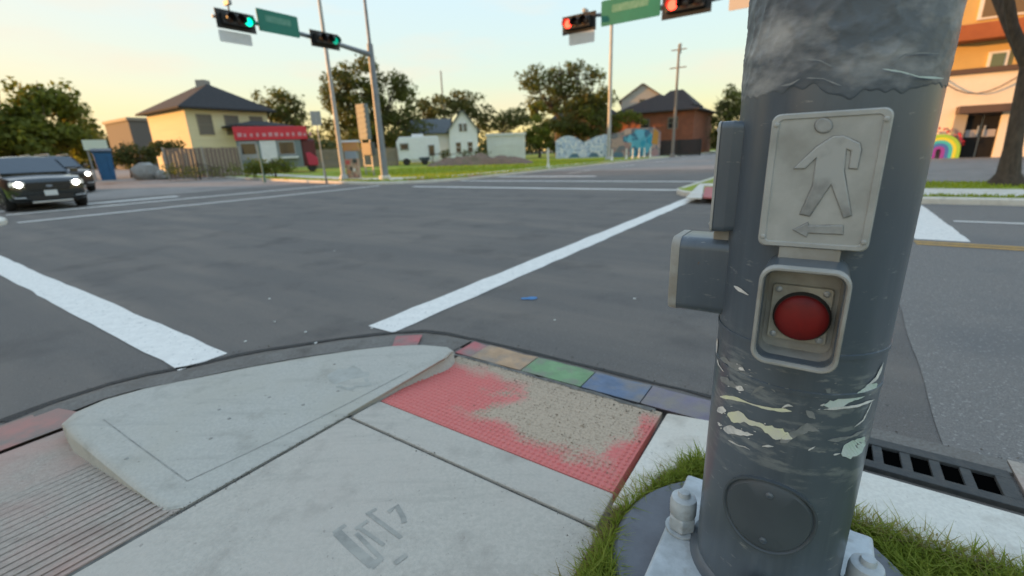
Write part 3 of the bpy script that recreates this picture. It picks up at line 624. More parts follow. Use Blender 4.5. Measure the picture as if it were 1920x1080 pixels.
def resample(pts, n):
    d = [0]
    for a, c in zip(pts, pts[1:]): d.append(d[-1] + math.dist(a, c))
    out = []
    for i in range(n + 1):
        t = d[-1] * i / n; k = 0
        while k < len(d) - 2 and d[k + 1] < t: k += 1
        s = (t - d[k]) / max(1e-6, d[k + 1] - d[k]); out.append((pts[k][0] + (pts[k + 1][0] - pts[k][0]) * s, pts[k][1] + (pts[k + 1][1] - pts[k][1]) * s))
    return out
def scrap(kind, pts, w, rr, name='tape_scrap', nseg=None):
    n = nseg or max(5, int(sum(math.dist(a, c) for a, c in zip(pts, pts[1:])) / 5.5)); pts = resample(pts, n); b = MB(); wa, wb_ = rnd.uniform(.7, 1), rnd.uniform(.7, 1)
    for i, (x, y) in enumerate(pts):
        a = pts[max(i - 1, 0)]; c = pts[min(i + 1, n)]; dx, dy = c[0] - a[0], c[1] - a[1]; l = math.hypot(dx, dy) or 1
        taper = min(1, (i + 0.4) / 2.0, (n - i + 0.4) / 2.5)
        for s in (-1, 1):
            wa = max(.35, min(1.25, wa + rnd.uniform(-.3, .3))); ww = w * 0.5 * taper * wa
            ph, z = cylhit(x - s * dy / l * ww, y + s * dx / l * ww, RP + 0.001); b.v.append(tuple(cyl(ph, z, RP + rr)))
    b.f = [(2 * i, 2 * i + 1, 2 * i + 3, 2 * i + 2) for i in range(n)]
    return b.build(name, TM[kind], pole)
for kind, pts, w in scraps:
    scrap(kind, [Z2(*p) for p in pts], w / 3.857 * 1.3, 0.0022)
    if w > 20:
        for _ in range(4):
            q = rnd.choice(pts); X = q[0] + rnd.uniform(-60, 60); Y = q[1] + rnd.uniform(-40, 40)
            if X > 455 and X < 1580: scrap('w' if kind != 'g' else 'g', [Z2(X, Y), Z2(X + rnd.uniform(8, 26), Y + rnd.uniform(-6, 10))], rnd.uniform(1.2, 2.6), 0.0028, nseg=4)
scrap('w', [(1377, 536), (1390, 545), (1404, 553)], 8, 0.0022)
# wrinkled grey tape wrapped round the upper shaft
TE = [(1402, 186), (1440, 176), (1480, 170), (1520, 160), (1560, 178), (1592, 186), (1622, 168), (1660, 176), (1700, 170), (1748, 160)]
te = [cylhit(x, y, RP) for x, y in TE]
def edge_z(ph):
    for (p0, z0), (p1, z1) in zip(te, te[1:]):
        if p0 <= ph <= p1: return z0 + (z1 - z0) * (ph - p0) / (p1 - p0)
    return te[0][1] if ph < te[0][0] else te[-1][1]
b = MB(); na, nz = 190, 110
for j in range(nz + 1):
    for i in range(na + 1):
        ph = math.radians(-120 + 250 * i / na); z0 = edge_z(ph) + 0.010 * mnoise.noise(Vector((ph * 9, 3, 0))); z = z0 + (1.95 - z0) * (j / nz) ** 1.2
        q = Vector((ph * 2.2, z * 9, 0)); f = mnoise.noise(q * 1.3) * 0.5 + abs(mnoise.noise(Vector((ph * 5 + z * 14, z * 26 - ph * 4, 1)))) * 0.9
        ridge = (1 - abs(mnoise.noise(Vector((ph * 3.2 + z * 7, z * 16 - ph * 3, 5))))) ** 7 + 0.7 * (1 - abs(mnoise.noise(Vector((ph * 6 - z * 9, z * 34 + ph * 2, 9))))) ** 9
        r = RP + 0.0014 + (max(0, f) * 0.0015 + ridge * 0.0024) * (1.0 if ph < 0.5 else 0.35) * min(1.0, 0.1 + j / 22.0) - (0.0018 if j == 0 else 0.0006)
        b.v.append(tuple(cyl(ph, z, r)))
for j in range(nz):
    for i in range(na): k = j * (na + 1) + i; b.f.append((k, k + 1, k + na + 2, k + na + 1))
b.build('tape_wrap', mat('old_tape', (0.12, 0.138, 0.155), 0.45, col2=(0.085, 0.105, 0.125), scale=7, detail=8, col3=(0.42, 0.42, 0.41), scale3=6, lo3=0.52, hi3=0.72, stretch=(1, 1, 1.8), bump=0.35, bscale=26, bdist=0.005), pole, smooth=True, fix=True)
for kind, pts, w in (('m', [(1320, 440), (1440, 460), (1540, 490), (1690, 500)], 12), ('g', [(1380, 410), (1450, 350), (1560, 340), (1690, 345)], 9), ('g', [(860, 495), (960, 500), (1070, 545)], 16), ('g', [(850, 375), (940, 385), (1030, 430)], 14), ('g', [(700, 545), (760, 535), (820, 500)], 12)):
    scrap(kind, [(1260 + x / 3.375, y / 3.375) for x, y in pts], w / 3.375, 0.0075, 'tape_crease')
# thin band seams below the push buttons
for z in (0.885, 0.80):
    MB().lathe([(RP + .0005, z), (RP + .003, z + .001), (RP + .003, z + .010), (RP + .0005, z + .011)], (0, 0, 0), 72).build('steel_strap', pp, pole, smooth=True)

# ---- pedestrian push buttons
def rrect(w, h, r, y, cz, n=6):
    out = []
    for cx, cy, a0 in ((w / 2 - r, h / 2 - r, 0), (-w / 2 + r, h / 2 - r, 90), (-w / 2 + r, -h / 2 + r, 180), (w / 2 - r, -h / 2 + r, 270)):
        for k in range(n + 1):
            a = math.radians(a0 + 90 * k / n); out.append(Vector((cx + r * math.cos(a), y, cz + cy + r * math.sin(a))))
    return out
sign_m = mat('sign_aluminium', (0.43, 0.435, 0.41), 0.42, 0.0, col2=(0.34, 0.345, 0.325), scale=16, detail=8, bump=0.08, bscale=90, bdist=0.002, col3=(0.27, 0.27, 0.245), scale3=12, lo3=0.54, hi3=0.8)
fig_m = mat('figure_metal', (0.40, 0.405, 0.385), 0.45, 0.0, col2=(0.38, 0.395, 0.385), scale=14, col3=(0.20, 0.205, 0.20), scale3=13, lo3=0.47, hi3=0.70)
line_m = mat('relief_dirt', (0.17, 0.172, 0.165), 0.8, col2=(0.33, 0.335, 0.32), scale=60)
cup_m = mat('cup_grey', (0.38, 0.375, 0.345), 0.55, 0.0, col2=(0.28, 0.275, 0.25), scale=12, col3=(0.27, 0.245, 0.20), scale3=14, lo3=0.5, hi3=0.7)
face_m = mat('button_plate', (0.45, 0.43, 0.36), 0.6, 0.0, col2=(0.29, 0.27, 0.225), scale=24)
btn_m = mat('button_red', (0.20, 0.012, 0.011), 0.5, col2=(0.13, 0.010, 0.010), scale=30, spec=0.3)
rim_m = mat('button_rim', (0.03, 0.028, 0.026), 0.7)
SY = -0.195
def push_button(label, rz):
    t = thing('push_button_station', label, 'push button', PC, rz, 'push buttons on the near pole')
    # saddle that carries the sign frame
    MB().loft([rrect(0.150, 0.222, 0.012, -0.12, 1.2285), rrect(0.168, 0.234, 0.014, -0.165, 1.2285), rrect(0.168, 0.234, 0.014, SY + 0.005, 1.2285)]).build('saddle', pp, t, bevel=0.004)
    b = MB()
    W2, H2, CZ = 0.170, 0.236, 1.2285
    b.loft([rrect(W2, H2, 0.014, SY + 0.0055, CZ), rrect(W2, H2, 0.014, SY + 0.003, CZ), rrect(W2 - .005, H2 - .005, 0.012, SY, CZ), rrect(W2 - .022, H2 - .018, 0.008, SY, CZ), rrect(W2 - .025, H2 - .021, 0.007, SY + 0.0025, CZ)], cap=True)
    pl = b.build('sign_plate', sign_m, t, smooth=True)
    for sx, sz in ((-1, 1), (1, 1), (-1, -1), (1, -1)):
        MB().lathe([(0.0042, 0), (0.0042, 0.002), (0.002, 0.003)], (sx * 0.0765, SY + 0.0002, CZ + sz * 0.100), 10, (0, -1, 0)).build('rivet', sign_m, pl)
    def S(X, Y):
        d = ray(1230 + X * 0.5373, 160 + Y * 0.537); o = LP(EYE); q = LP(EYE + d) - o; tt = (SY - o.y) / q.y; r = o + q * tt; return r.x, r.z
    y0 = SY + 0.0025
    def relief(name, poly, th=0.0028):
        pts = [S(*p) for p in poly]; cx = sum(p[0] for p in pts) / len(pts); n = len(pts)
        area = sum(pts[i][0] * pts[(i + 1) % n][1] - pts[(i + 1) % n][0] * pts[i][1] for i in range(n)); sg = 1 if area > 0 else -1
        def off(dd):
            o = []
            for i in range(n):
                a = Vector(pts[i - 1]); p = Vector(pts[i]); c = Vector(pts[(i + 1) % n])
                e1 = (p - a).normalized(); e2 = (c - p).normalized(); n1 = Vector((e1.y, -e1.x)) * sg; n2 = Vector((e2.y, -e2.x)) * sg
                m = (n1 + n2); m = m / max(0.5, m.length) ; o.append(p + m.normalized() * dd * min(1.6, 1 / max(0.5, m.length / 2 * 1.0)))
            return o
        def loop(o, y): return [Vector((p[0], y, p[1])) for p in o]
        g = MB(); g.loft([loop(off(0.0011), y0 + .001), loop(off(0.0011), y0 - .0005)]); gm = g.build(name, line_m, pl)
        MB().loft([loop(off(0.0), y0), loop(off(0.0), y0 - th * .7), loop(off(-0.0012), y0 - th)]).build(name + '_face', fig_m, gm)
    relief('walking_figure', [(560, 215), (618, 178), (655, 176), (712, 202), (716, 225), (703, 292), (674, 290), (682, 228), (664, 222), (656, 300), (682, 455), (655, 464), (611, 345), (536, 457), (502, 450), (546, 352), (560, 252), (520, 290), (480, 291), (510, 262)])
    relief('figure_head', [(585 + 30 * math.cos(k * math.pi / 8), 140 + 26 * math.sin(k * math.pi / 8)) for k in range(16)])
    relief('arrow', [(478, 505), (530, 479), (531, 490), (653, 489), (652, 521), (530, 516), (524, 530)])
    # strap between sign and cup
    MB().loft([rrect(0.098, 0.060, 0.004, -0.14, 1.098), rrect(0.096, 0.060, 0.004, SY + 0.004, 1.098)]).build('neck', cup_m, t, bevel=0.002)
    cw, ch, cz, fy = 0.133, 0.183, 0.9985, -0.280
    b = MB()
    b.loft([rrect(cw, ch, 0.026, -0.10, cz), rrect(cw, ch, 0.026, -0.2, cz), rrect(cw - .03, ch - .03, 0.02, -0.205, cz)], cap=False); b = MB(); b.loft([rrect(cw, ch, 0.026, -0.10, cz), rrect(cw, ch, 0.026, fy + 0.010, cz), rrect(cw - .016, ch - .016, 0.02, fy + 0.010, cz), rrect(cw - .018, ch - .02, 0.02, -0.21, cz)], cap=True)
    cup = b.build('cup', pp, t, smooth=True)
    b = MB()
    b.loft([rrect(cw + .002, ch + .002, 0.026, fy + 0.020, cz), rrect(cw + .002, ch + .002, 0.026, fy + 0.003, cz), rrect(cw - .002, ch - .002, 0.025, fy, cz), rrect(cw - .009, ch - .009, 0.022, fy, cz), rrect(cw - .012, ch - .012, 0.021, fy + 0.004, cz), rrect(cw - .022, ch - .024, 0.018, -0.215, cz)], cap=False)
    n_ = len(b.v) // 6; b.f.append(tuple(range(5 * n_, 6 * n_)))
    b.build('cup_lining', cup_m, cup, smooth=True)
    fp = MB().loft([rrect(0.096, 0.108, 0.006, -0.2145, cz - .006), rrect(0.094, 0.106, 0.006, -0.224, cz - .006)]).build('face_plate', face_m, cup, bevel=0.0015)
    for sx, sz in ((-1, 1), (1, 1), (-1, -1), (1, -1)):
        MB().lathe([(0.0058, 0), (0.0058, 0.003), (0.003, 0.0045)], (sx * 0.037, -0.2235, cz - .006 + sz * 0.0445), 10, (0, -1, 0)).build('screw', galv, fp)
    bc = (0.004, -0.2238, cz - 0.008)
    MB().lathe([(0.046, 0), (0.046, 0.008), (0.043, 0.012)], bc, 36, (0, -1, 0)).build('button_collar', rim_m, fp, smooth=True)
    prof = [(0.0425, 0.008), (0.0425, 0.016)] + [(0.0425 * math.cos(a), 0.016 + 0.013 * math.sin(a)) for a in [math.radians(x) for x in (10, 22, 36, 50, 65, 80)]] + [(0.002, 0.0291)]
    MB().lathe(prof, bc, 36, (0, -1, 0)).build('button', btn_m, fp, smooth=True)
    return t
push_button('grey push button station with walking figure sign and red button facing the camera', -YAW)
push_button('push button station seen edge-on, sticking out of the left side of the pole', -YAW - math.pi / 2)

# ---- grass round the pole
def blades(name, n, fn, m, hmin, hmax, w, parent=None, seed=1, spread=0.5):
    rs = np.random.RandomState(seed); V = []; F = []; k = 0; tries = 0
    while k < n and tries < n * 30:
        tries += 1
        q = fn(rs)
        if q is None: continue
        p = Vector(q); h = rs.uniform(hmin, hmax); a = rs.uniform(0, 6.283); ww = w * rs.uniform(0.6, 1.3)
        s = Vector((math.cos(a), math.sin(a), 0)) * ww / 2; l = rs.uniform(0.1, spread) * h; ba = rs.uniform(0, 6.283); bend = Vector((math.cos(ba), math.sin(ba), 0)) * l
        mid = p + bend * 0.35 + Vector((0, 0, h * 0.6)); tip = p + bend * 1.5 + Vector((0, 0, h * 0.92))
        o = len(V); V += [tuple(p - s), tuple(p + s), tuple(mid + s * .75), tuple(mid - s * .75), tuple(tip)]
        F += [(o, o + 1, o + 2, o + 3), (o + 3, o + 2, o + 4)]; k += 1
    b = MB(); b.v = V; b.f = F
    o = b.build(name, m, parent, fix=False)
    return o
pcx, pcv = 1.17, 0.008
def near_grass(rs):
    u, v = (rs.uniform(0.3, 1.575), rs.uniform(-1.9, -0.1)) if rs.rand() < 0.75 else ((rs.uniform(0.75, 1.62), rs.uniform(0.1, 0.42)) if rs.rand() < .8 else (rs.uniform(-0.8, 1.57), rs.uniform(-4, 0)))
    if (u - pcx) ** 2 + (v - pcv) ** 2 < 0.405 ** 2: return None
    if v > 0.10 and u > 1.63 - max(0, v - 0.27) * 2.6: return None
    if v < 0.1 and u > 1.575: return None
    if v < 0.1 and rs.rand() > 0.5 + 0.9 * abs(mnoise.noise(Vector((u * 4, v * 4, 2)))) + (0.3 if v < -0.2 else 0): return None
    return P(u, v, soilz(u, v) - 0.004)
g = blades('grass', 80000, near_grass, L_grass, 0.035, 0.085, 0.006, seed=3, spread=0.9)
tag(g, 'short green grass growing round the base of the near pole', 'grass', kind='stuff')
def dry_edge(rs):
    if rs.rand() < 0.6:
        v = rs.uniform(-3.2, -0.1); u = 1.565 + rs.normal(0, 0.022) ; z = 0.12
    else:
        t = rs.rand(); u = 0.75 + t * 0.82; v = 0.425 - 0.02 * t - max(0, u - 1.28) * 0.36 + rs.normal(0, 0.02); z = 0.10
    return P(u, v, z)
g = blades('dry_grass', 6500, dry_edge, L_dry, 0.015, 0.055, 0.004, seed=5, spread=1.6)
tag(g, 'dry yellowish grass creeping over the concrete edge beside the pole', 'grass', kind='stuff')
#PART3

# ================================================================== FAR SIGNALS AND POLES
Z = Vector((0, 0, 1))
def emis(name, c, s): return mat(name, tuple(x * 0.3 for x in c), 0.3, emit=c, estr=s)
red_on = emis('lens_red_lit', (1.0, 0.04, 0.02), 1.6); green_on = emis('lens_green_lit', (0.0, 0.70, 0.38), 0.6); green_dim = emis('lens_green_dim', (0.0, 0.40, 0.25), 0.2)
lens_off = mat('lens_off', (0.03, 0.012, 0.01), 0.3)
def traffic_light(label, c, facing, lit, s=1.0):
    """horizontal three-lens signal with a back plate; red at the left as seen from the front"""
    rz = math.atan2(facing.y, facing.x) + math.pi / 2     # local -y looks along facing
    t = thing('traffic_light', label, 'traffic light', c, rz, 'horizontal traffic lights')
    MB().box((0, 0.02, 0), (1.45 * s, 0.02, 0.66 * s)).build('back_plate', black, t, bevel=0.006)
    MB().box((0, -0.10, 0), (1.12 * s, 0.22, 0.38 * s)).build('housing', black, t, bevel=0.03)
    for i, nm in enumerate(('red', 'amber', 'green')):
        x = (i - 1) * 0.36 * s
        m = lens_off
        if lit == nm: m = {'red': red_on, 'green': green_on}[nm]
        if lit == 'dim' and nm == 'green': m = green_dim
        ln = MB().lathe([(0.15 * s, 0), (0.148 * s, 0.015), (0.09 * s, 0.035), (0.01, 0.045)], (x, -0.208, 0), 20, (0, -1, 0)).build('lens', m, t, smooth=True)
        b = MB(); n = 14
        for k in range(n + 1):
            a = math.radians(-25 + 230 * k / n)
            for y in (-0.20, -0.44): b.v.append((x + 0.165 * s * math.cos(a), y, 0.165 * s * math.sin(a)))
            for y in (-0.44, -0.20): b.v.append((x + 0.158 * s * math.cos(a), y, 0.158 * s * math.sin(a)))
        for k in range(n):
            for j in range(4): b.f.append((4 * k + j, 4 * k + (j + 1) % 4, 4 * k + 4 + (j + 1) % 4, 4 * k + 4 + j))
        b.build('visor', black, ln, smooth=True)
    MB().box((0, 0.07, 0.0), (0.10, 0.12, 0.30)).build('bracket', polegrey, t)
    return t
sign_green = mat('sign_green', (0.008, 0.17, 0.115), 0.5, col2=(0.01, 0.20, 0.14), scale=2)
sign_leg = mat('sign_legend', (0.07, 0.25, 0.175), 0.6, col2=(0.14, 0.33, 0.25), scale=7)
sign_white = mat('sign_white', (0.74, 0.74, 0.72), 0.6, col2=(0.66, 0.66, 0.64), scale=3)
sign_grey = mat('sign_back_grey', (0.32, 0.33, 0.33), 0.5, 0.3)
def flat_sign(name, label, cat, c, facing, w, h, m, legend=False, group=None):
    rz = math.atan2(facing.y, facing.x) + math.pi / 2
    t = thing(name, label, cat, c, rz, group)
    MB().loft([rrect(w, h, 0.05, 0.012, 0, 4), rrect(w, h, 0.05, -0.012, 0, 4)]).build('panel', m, t)
    if legend: MB().loft([rrect(w * .62, h * .30, 0.06, -0.0125, h * .12, 4), rrect(w * .62, h * .30, 0.06, -0.0155, h * .12, 4)]).build('faded_legend', sign_leg, t)
    for x in (-w * .3, w * .3): MB().box((x, 0.05, 0), (0.05, 0.08, h * .6)).build('bracket', polegrey, t)
    return t
# left far corner: pole, arm over the street and luminaire extension
va = 19.6
pb = hitv(722, 335, va); pt = hitv(702, 104, va)
base = P(pb.dot(UV), va, 0.13); uu0 = pb.dot(UV)
mast = thing('signal_mast', 'grey signal mast at the far left corner with arm reaching left over the street', 'signal mast', base)
lm = local(mast)
MB().lathe([(0.30, -0.05), (0.30, 0.18), (0.27, 0.22)], (0, 0, 0), 20).build('footing', concrete_pale, mast)
MB().tube([(0, 0, 0.2), (0, 0, pt.z - .1), (0, 0, pt.z + .35)], [0.20, 0.15, 0.145], 16).build('post', polegrey, mast, smooth=True)
MB().tube([(0, 0, pt.z + .35), (0, 0, pt.z + 4.2)], [0.085, 0.06], 10).build('luminaire_post', polegrey, mast, smooth=True)
a1 = hitv(640, 85, va); a2 = hitv(398, 30, va)
MB().tube([lm(P(uu0, va, pt.z)), lm(a1), lm(hitv(515, 50, va)), lm(a2)], [0.12, 0.10, 0.08, 0.055], 12).build('arm', polegrey, mast, smooth=True)
MB().tube([(0, 0, pt.z + 4.15), tuple(-UV * 1.2 + Z * (pt.z + 4.5)), tuple(-UV * 2.2 + Z * (pt.z + 4.6))], [0.05, 0.04, 0.035], 8).build('luminaire_arm', polegrey, mast, smooth=True)
traffic_light('black traffic light showing green at the tip of the left signal arm', hitv(437, 42, va) - VV * 0.24, -VV, 'green')
traffic_light('black traffic light showing dim green nearer the post on the left signal arm', hitv(604, 77, va) - VV * 0.24, -VV, 'dim')
flat_sign('street_name_sign', 'green street name sign on the left signal arm between its two lights', 'street sign', hitv(517, 46, va) - VV * 0.22, -VV, 1.75, 0.80, sign_green, True, 'green street signs on signal arms')
flat_sign('hanging_sign', 'small white sign hanging under the left arm green traffic light', 'sign', hitv(437, 73, va) - VV * 0.22, -VV, 1.2, 0.40, sign_white)
cb = hitv(428, 12, va)
vc = thing('detector_camera', 'small grey traffic camera standing on the tip of the left signal arm', 'camera', cb)
MB().tube([(0, 0, -0.75), (0, 0, 0.05)], 0.035, 8).build('stem', polegrey, vc); MB().box((0, 0, 0.12), (0.14, 0.36, 0.16), tuple(UV), tuple(VV)).build('camera_body', sign_grey, vc, bevel=0.02)
# right far corner: arm over the avenue, its post hidden behind the near pole
ua = 18.5; pR = P(ua, 1.5, 0.13)
mast2 = thing('signal_mast', 'grey signal mast arm with red lights crossing the avenue at the top', 'signal mast', pR)
lm = local(mast2); zt = hitu(1340, 0, ua).z
MB().lathe([(0.30, -0.05), (0.30, 0.18), (0.27, 0.22)], (0, 0, 0), 20).build('footing', concrete_pale, mast2)
MB().tube([(0, 0, 0.2), (0, 0, 5.9), (0, 0, 6.6)], [0.20, 0.15, 0.14], 16).build('post', polegrey, mast2, smooth=True)
MB().tube([lm(P(ua, 1.5, 6.15)), lm(hitu(1290, 8, ua)), lm(hitu(1185, 22, ua)), lm(hitu(1062, 34, ua))], [0.12, 0.10, 0.08, 0.055], 12).build('arm', polegrey, mast2, smooth=True)
traffic_light('black traffic light showing red at the left tip of the right signal arm', hitu(1090, 46, ua) - UV * 0.24, -UV, 'red')
traffic_light('black traffic light showing bright red next to the near pole at the top edge', hitu(1290, 10, ua) - UV * 0.24, -UV, 'red', 1.15)
flat_sign('street_name_sign', 'long green street name sign between the two red traffic lights', 'street sign', hitu(1185, 18, ua) - UV * 0.22, -UV, 2.25, 0.86, sign_green, True, 'green street signs on signal arms')
flat_sign('hanging_sign', 'small grey white sign hanging under the left red traffic light', 'sign', hitu(1095, 73, ua) - UV * 0.22, -UV, 1.1, 0.42, sign_white)
flat_sign('hanging_sign', 'pale beige sign at the top edge right beside the near pole', 'sign', hitu(1398, -4, ua) - UV * 0.22, -UV, 0.9, 0.7, mat('sign_beige', (0.55, 0.5, 0.44), 0.6))
pb2 = hitu(1098, 26, ua)
vc = thing('detector_camera', 'small grey traffic camera above the left tip of the right signal arm', 'camera', pb2)
MB().tube([(0, 0, -0.4), (0, 0, 0.05)], 0.03, 8).build('stem', polegrey, vc); MB().box((0, 0, 0.1), (0.13, 0.32, 0.14), tuple(VV), tuple(UV)).build('camera_body', sign_grey, vc, bevel=0.02)
# street light and utility poles
def tall_pole(name, label, cat, p, r0, r1, h, m, lean=(0, 0), arms=()):
    t = thing(name, label, cat, p)
    MB().lathe([(r0 * 1.9, -0.05), (r0 * 1.9, 0.12), (r0 * 1.5, 0.3), (r0 * 1.15, 0.34)], (0, 0, 0), 14).build('base', m, t)
    MB().tube([(0, 0, 0.3), (lean[0] * .5, lean[1] * .5, h * .5), (lean[0], lean[1], h)], [r0, (r0 + r1) / 2, r1], 12).build('shaft', m, t, smooth=True)
    for (z, d, l, rr) in arms: MB().tube([Vector((lean[0], lean[1], z)) - d * l / 2, Vector((lean[0], lean[1], z)) + d * l / 2], rr, 6).build('crossarm', m, t)
    return t
lightgrey = mat('pole_light_grey', (0.42, 0.43, 0.42), 0.55, 0.2, col2=(0.36, 0.37, 0.36), scale=2)
sp = at(640, 27); sl = tall_pole('street_light', 'slim tall grey street light pole at far left corner beside painted cabinet', 'street light', sp, 0.13, 0.07, 11, lightgrey)
MB().tube([(0, 0, 10.9), tuple(-UV * 1.5 + Z * 11.4), tuple(-UV * 2.4 + Z * 11.5)], 0.045, 8).build('lamp_arm', lightgrey, sl); MB().box(tuple(-UV * 2.6 + Z * 11.48), (0.6, 0.25, 0.12), tuple(UV), tuple(VV)).build('lamp_head', lightgrey, sl, bevel=0.03)
sp = at(1141.5, 50); sl = tall_pole('street_light', 'tall pale street light pole rising in front of the murals', 'street light', sp, 0.20, 0.13, 19, lightgrey)
MB().tube([(0, 0, 18.9), tuple(-VV * 1.5 + Z * 19.4), tuple(-VV * 2.4 + Z * 19.5)], 0.06, 8).build('lamp_arm', lightgrey, sl); MB().box(tuple(-VV * 2.6 + Z * 19.48), (0.8, 0.3, 0.15), tuple(VV), tuple(UV)).build('lamp_head', lightgrey, sl, bevel=0.03)
up = at(1262, 58); hh = zat(1277, 85, 58)
wood = mat('pole_wood', (0.25, 0.225, 0.20), 0.9, col2=(0.19, 0.17, 0.15), scale=3, stretch=(1, 1, .1))
tall_pole('utility_pole', 'wooden utility pole with crossarm in front of the brick house', 'utility pole', up, 0.17, 0.12, hh, wood, arms=((hh - 0.5, VV, 1.6, 0.06), (hh - 2.3, VV, 1.8, 0.06)))
MB().tube([(0.1, 0, hh - 0.9), (0.1, 0, hh + 0.1)], 0.16, 10).build('transformer', sign_grey, bpy.data.objects['utility_pole'])
up = at(838, 95); tall_pole('utility_pole', 'thin distant utility pole above the trees behind the white house', 'utility pole', up, 0.16, 0.12, zat(838, 140, 95), wood)
sp = at(604, 33); t = tall_pole('signpost', 'thin signpost with small square sign beside the tall street light', 'signpost', sp, 0.035, 0.035, zat(600, 215, 33), lightgrey)
MB().box((0, 0, zat(600, 228, 33) ), (0.62, 0.03, 0.85), (0.95, 0.3, 0), (-0.3, 0.95, 0)).build('sign_panel', sign_grey, t)
sp = at(489, 30); tall_pole('marker_post', 'thin green post standing in the grass before the food truck', 'post', sp, 0.04, 0.04, 2.0, mat('post_green', (0.12, 0.22, 0.19), 0.6))
sp = at(606, 26); tall_pole('marker_post', 'short thin brown stake in the grass near the kerb', 'post', sp, 0.03, 0.03, 0.9, wood)
sp = at(1027.5, 32); tall_pole('delineator_post', 'single white delineator post standing on the grass verge', 'post', sp, 0.07, 0.07, 1.35, mat('post_white', (0.66, 0.67, 0.6), 0.6))
for i, (px, r, y0) in enumerate(((1148, 47, 277), (1175, 52, 280), (1187, 54, 282), (1199, 55, 282), (1209, 56, 280), (1220, 57, 282))):
    sp = at(px, r); t = tall_pole('bollard', ['white bollard right beside the pale street light pole', 'first white bollard left of the blue mural creature', 'white bollard under the left part of the blue mural', 'white bollard under the middle of the blue mural', 'white bollard under the right part of the blue mural', 'rightmost white bollard at the end of the mural wall'][i], 'bollard', sp, 0.07, 0.07, 1.1, MATS['post_white'])
    t['group'] = 'white bollards by the murals'

# ---- painted signal cabinet
cb = at(660, 27.6); cab = thing('signal_cabinet', 'colourfully painted utility cabinet beside the far left street light', 'cabinet', cb, 0.1)
MB().box((0, 0, 0.05), (0.72, 0.6, 0.12)).build('plinth', concrete_pale, cab)
MB().box((0, 0, 0.62), (0.66, 0.55, 1.02)).build('lower_body', mat('cab_art', (0.42, 0.36, 0.26), 0.6, col2=(0.45, 0.2, 0.14), scale=4, col3=(0.05, 0.06, 0.06), scale3=5, lo3=0.55, hi3=0.62), cab, bevel=0.02)
MB().lathe([(0.0, 0.006), (0.27, 0.006), (0.27, 0.002)], (0, -0.277, 0.66), 20, (0, -1, 0)).build('painted_disc', mat('cab_disc', (0.50, 0.46, 0.33), 0.6, col2=(0.5, 0.25, 0.16), scale=7, col3=(0.06, 0.09, 0.06), scale3=8, lo3=0.55, hi3=0.6), cab)
for (x, z, w_, h_, c_) in ((-.2, 0.95, .2, .22, (.6, .12, .1)), (.18, .98, .22, .18, (.05, .06, .05)), (-.05, .62, .12, .2, (.03, .03, .03)), (.1, .55, .14, .12, (.7, .7, .66)), (-.18, .45, .16, .16, (.55, .25, .12))):
    MB().box((x, -0.287, z), (w_, 0.006, h_)).build('painted_shape', mat('cab_%d' % int(1000 * (x + z)), c_, .6), cab)
MB().box((0, 0, 1.34), (0.62, 0.52, 0.40)).build('middle_band', mat('cab_blue', (0.28, 0.33, 0.38), 0.6), cab, bevel=0.01)
MB().box((0.05, 0, 1.78), (0.80, 0.52, 0.46)).build('upper_body', mat('cab_orange', (0.55, 0.30, 0.05), 0.6, col2=(0.55, 0.24, 0.13), scale=4), cab, bevel=0.02)
MB().prism([Vector((x, y, 2.01)) for x, y in ((-.42, -.3), (.5, -.3), (.5, .3), (-.42, .3))], [Vector((x, y, 2.10)) for x, y in ((-.38, -.25), (.46, -.25), (.46, .25), (-.38, .25))]).build('hood', sign_white, cab)
# tall grey equipment rack by the mast
rk = at(690, 31); rack = thing('equipment_rack', 'tall grey metal utility rack standing left of the signal mast', 'utility rack', rk, -YAW)
zr = zat(690, 195, 31) - rk.z; zm = zat(690, 262, 31) - rk.z
for x in (-0.38, 0.38): MB().box((x, 0, zm / 2), (0.07, 0.07, zm)).build('rack_leg', sign_grey, rack)
MB().box((0, 0, (zr + zm) / 2), (0.80, 0.30, zr - zm)).build('louvre_body', mat('rack_grey', (0.20, 0.23, 0.23), 0.6, 0.2, col2=(0.17, 0.2, 0.2), scale=5), rack, bevel=0.02)
for k in range(7): MB().box((0, -0.16, zm + (zr - zm) * (k + .5) / 7), (0.72, 0.05, 0.12)).build('louvre', MATS['rack_grey'], rack)
MB().box((0.15, 0, zm - 0.55), (0.9, 0.35, 0.75)).build('meter_box', mat('meter_dark', (0.07, 0.085, 0.09), 0.5), rack, bevel=0.02)
for z in (0.3, 0.65): MB().box((0, 0, z), (0.75, 0.04, 0.05)).build('rung', sign_grey, rack)

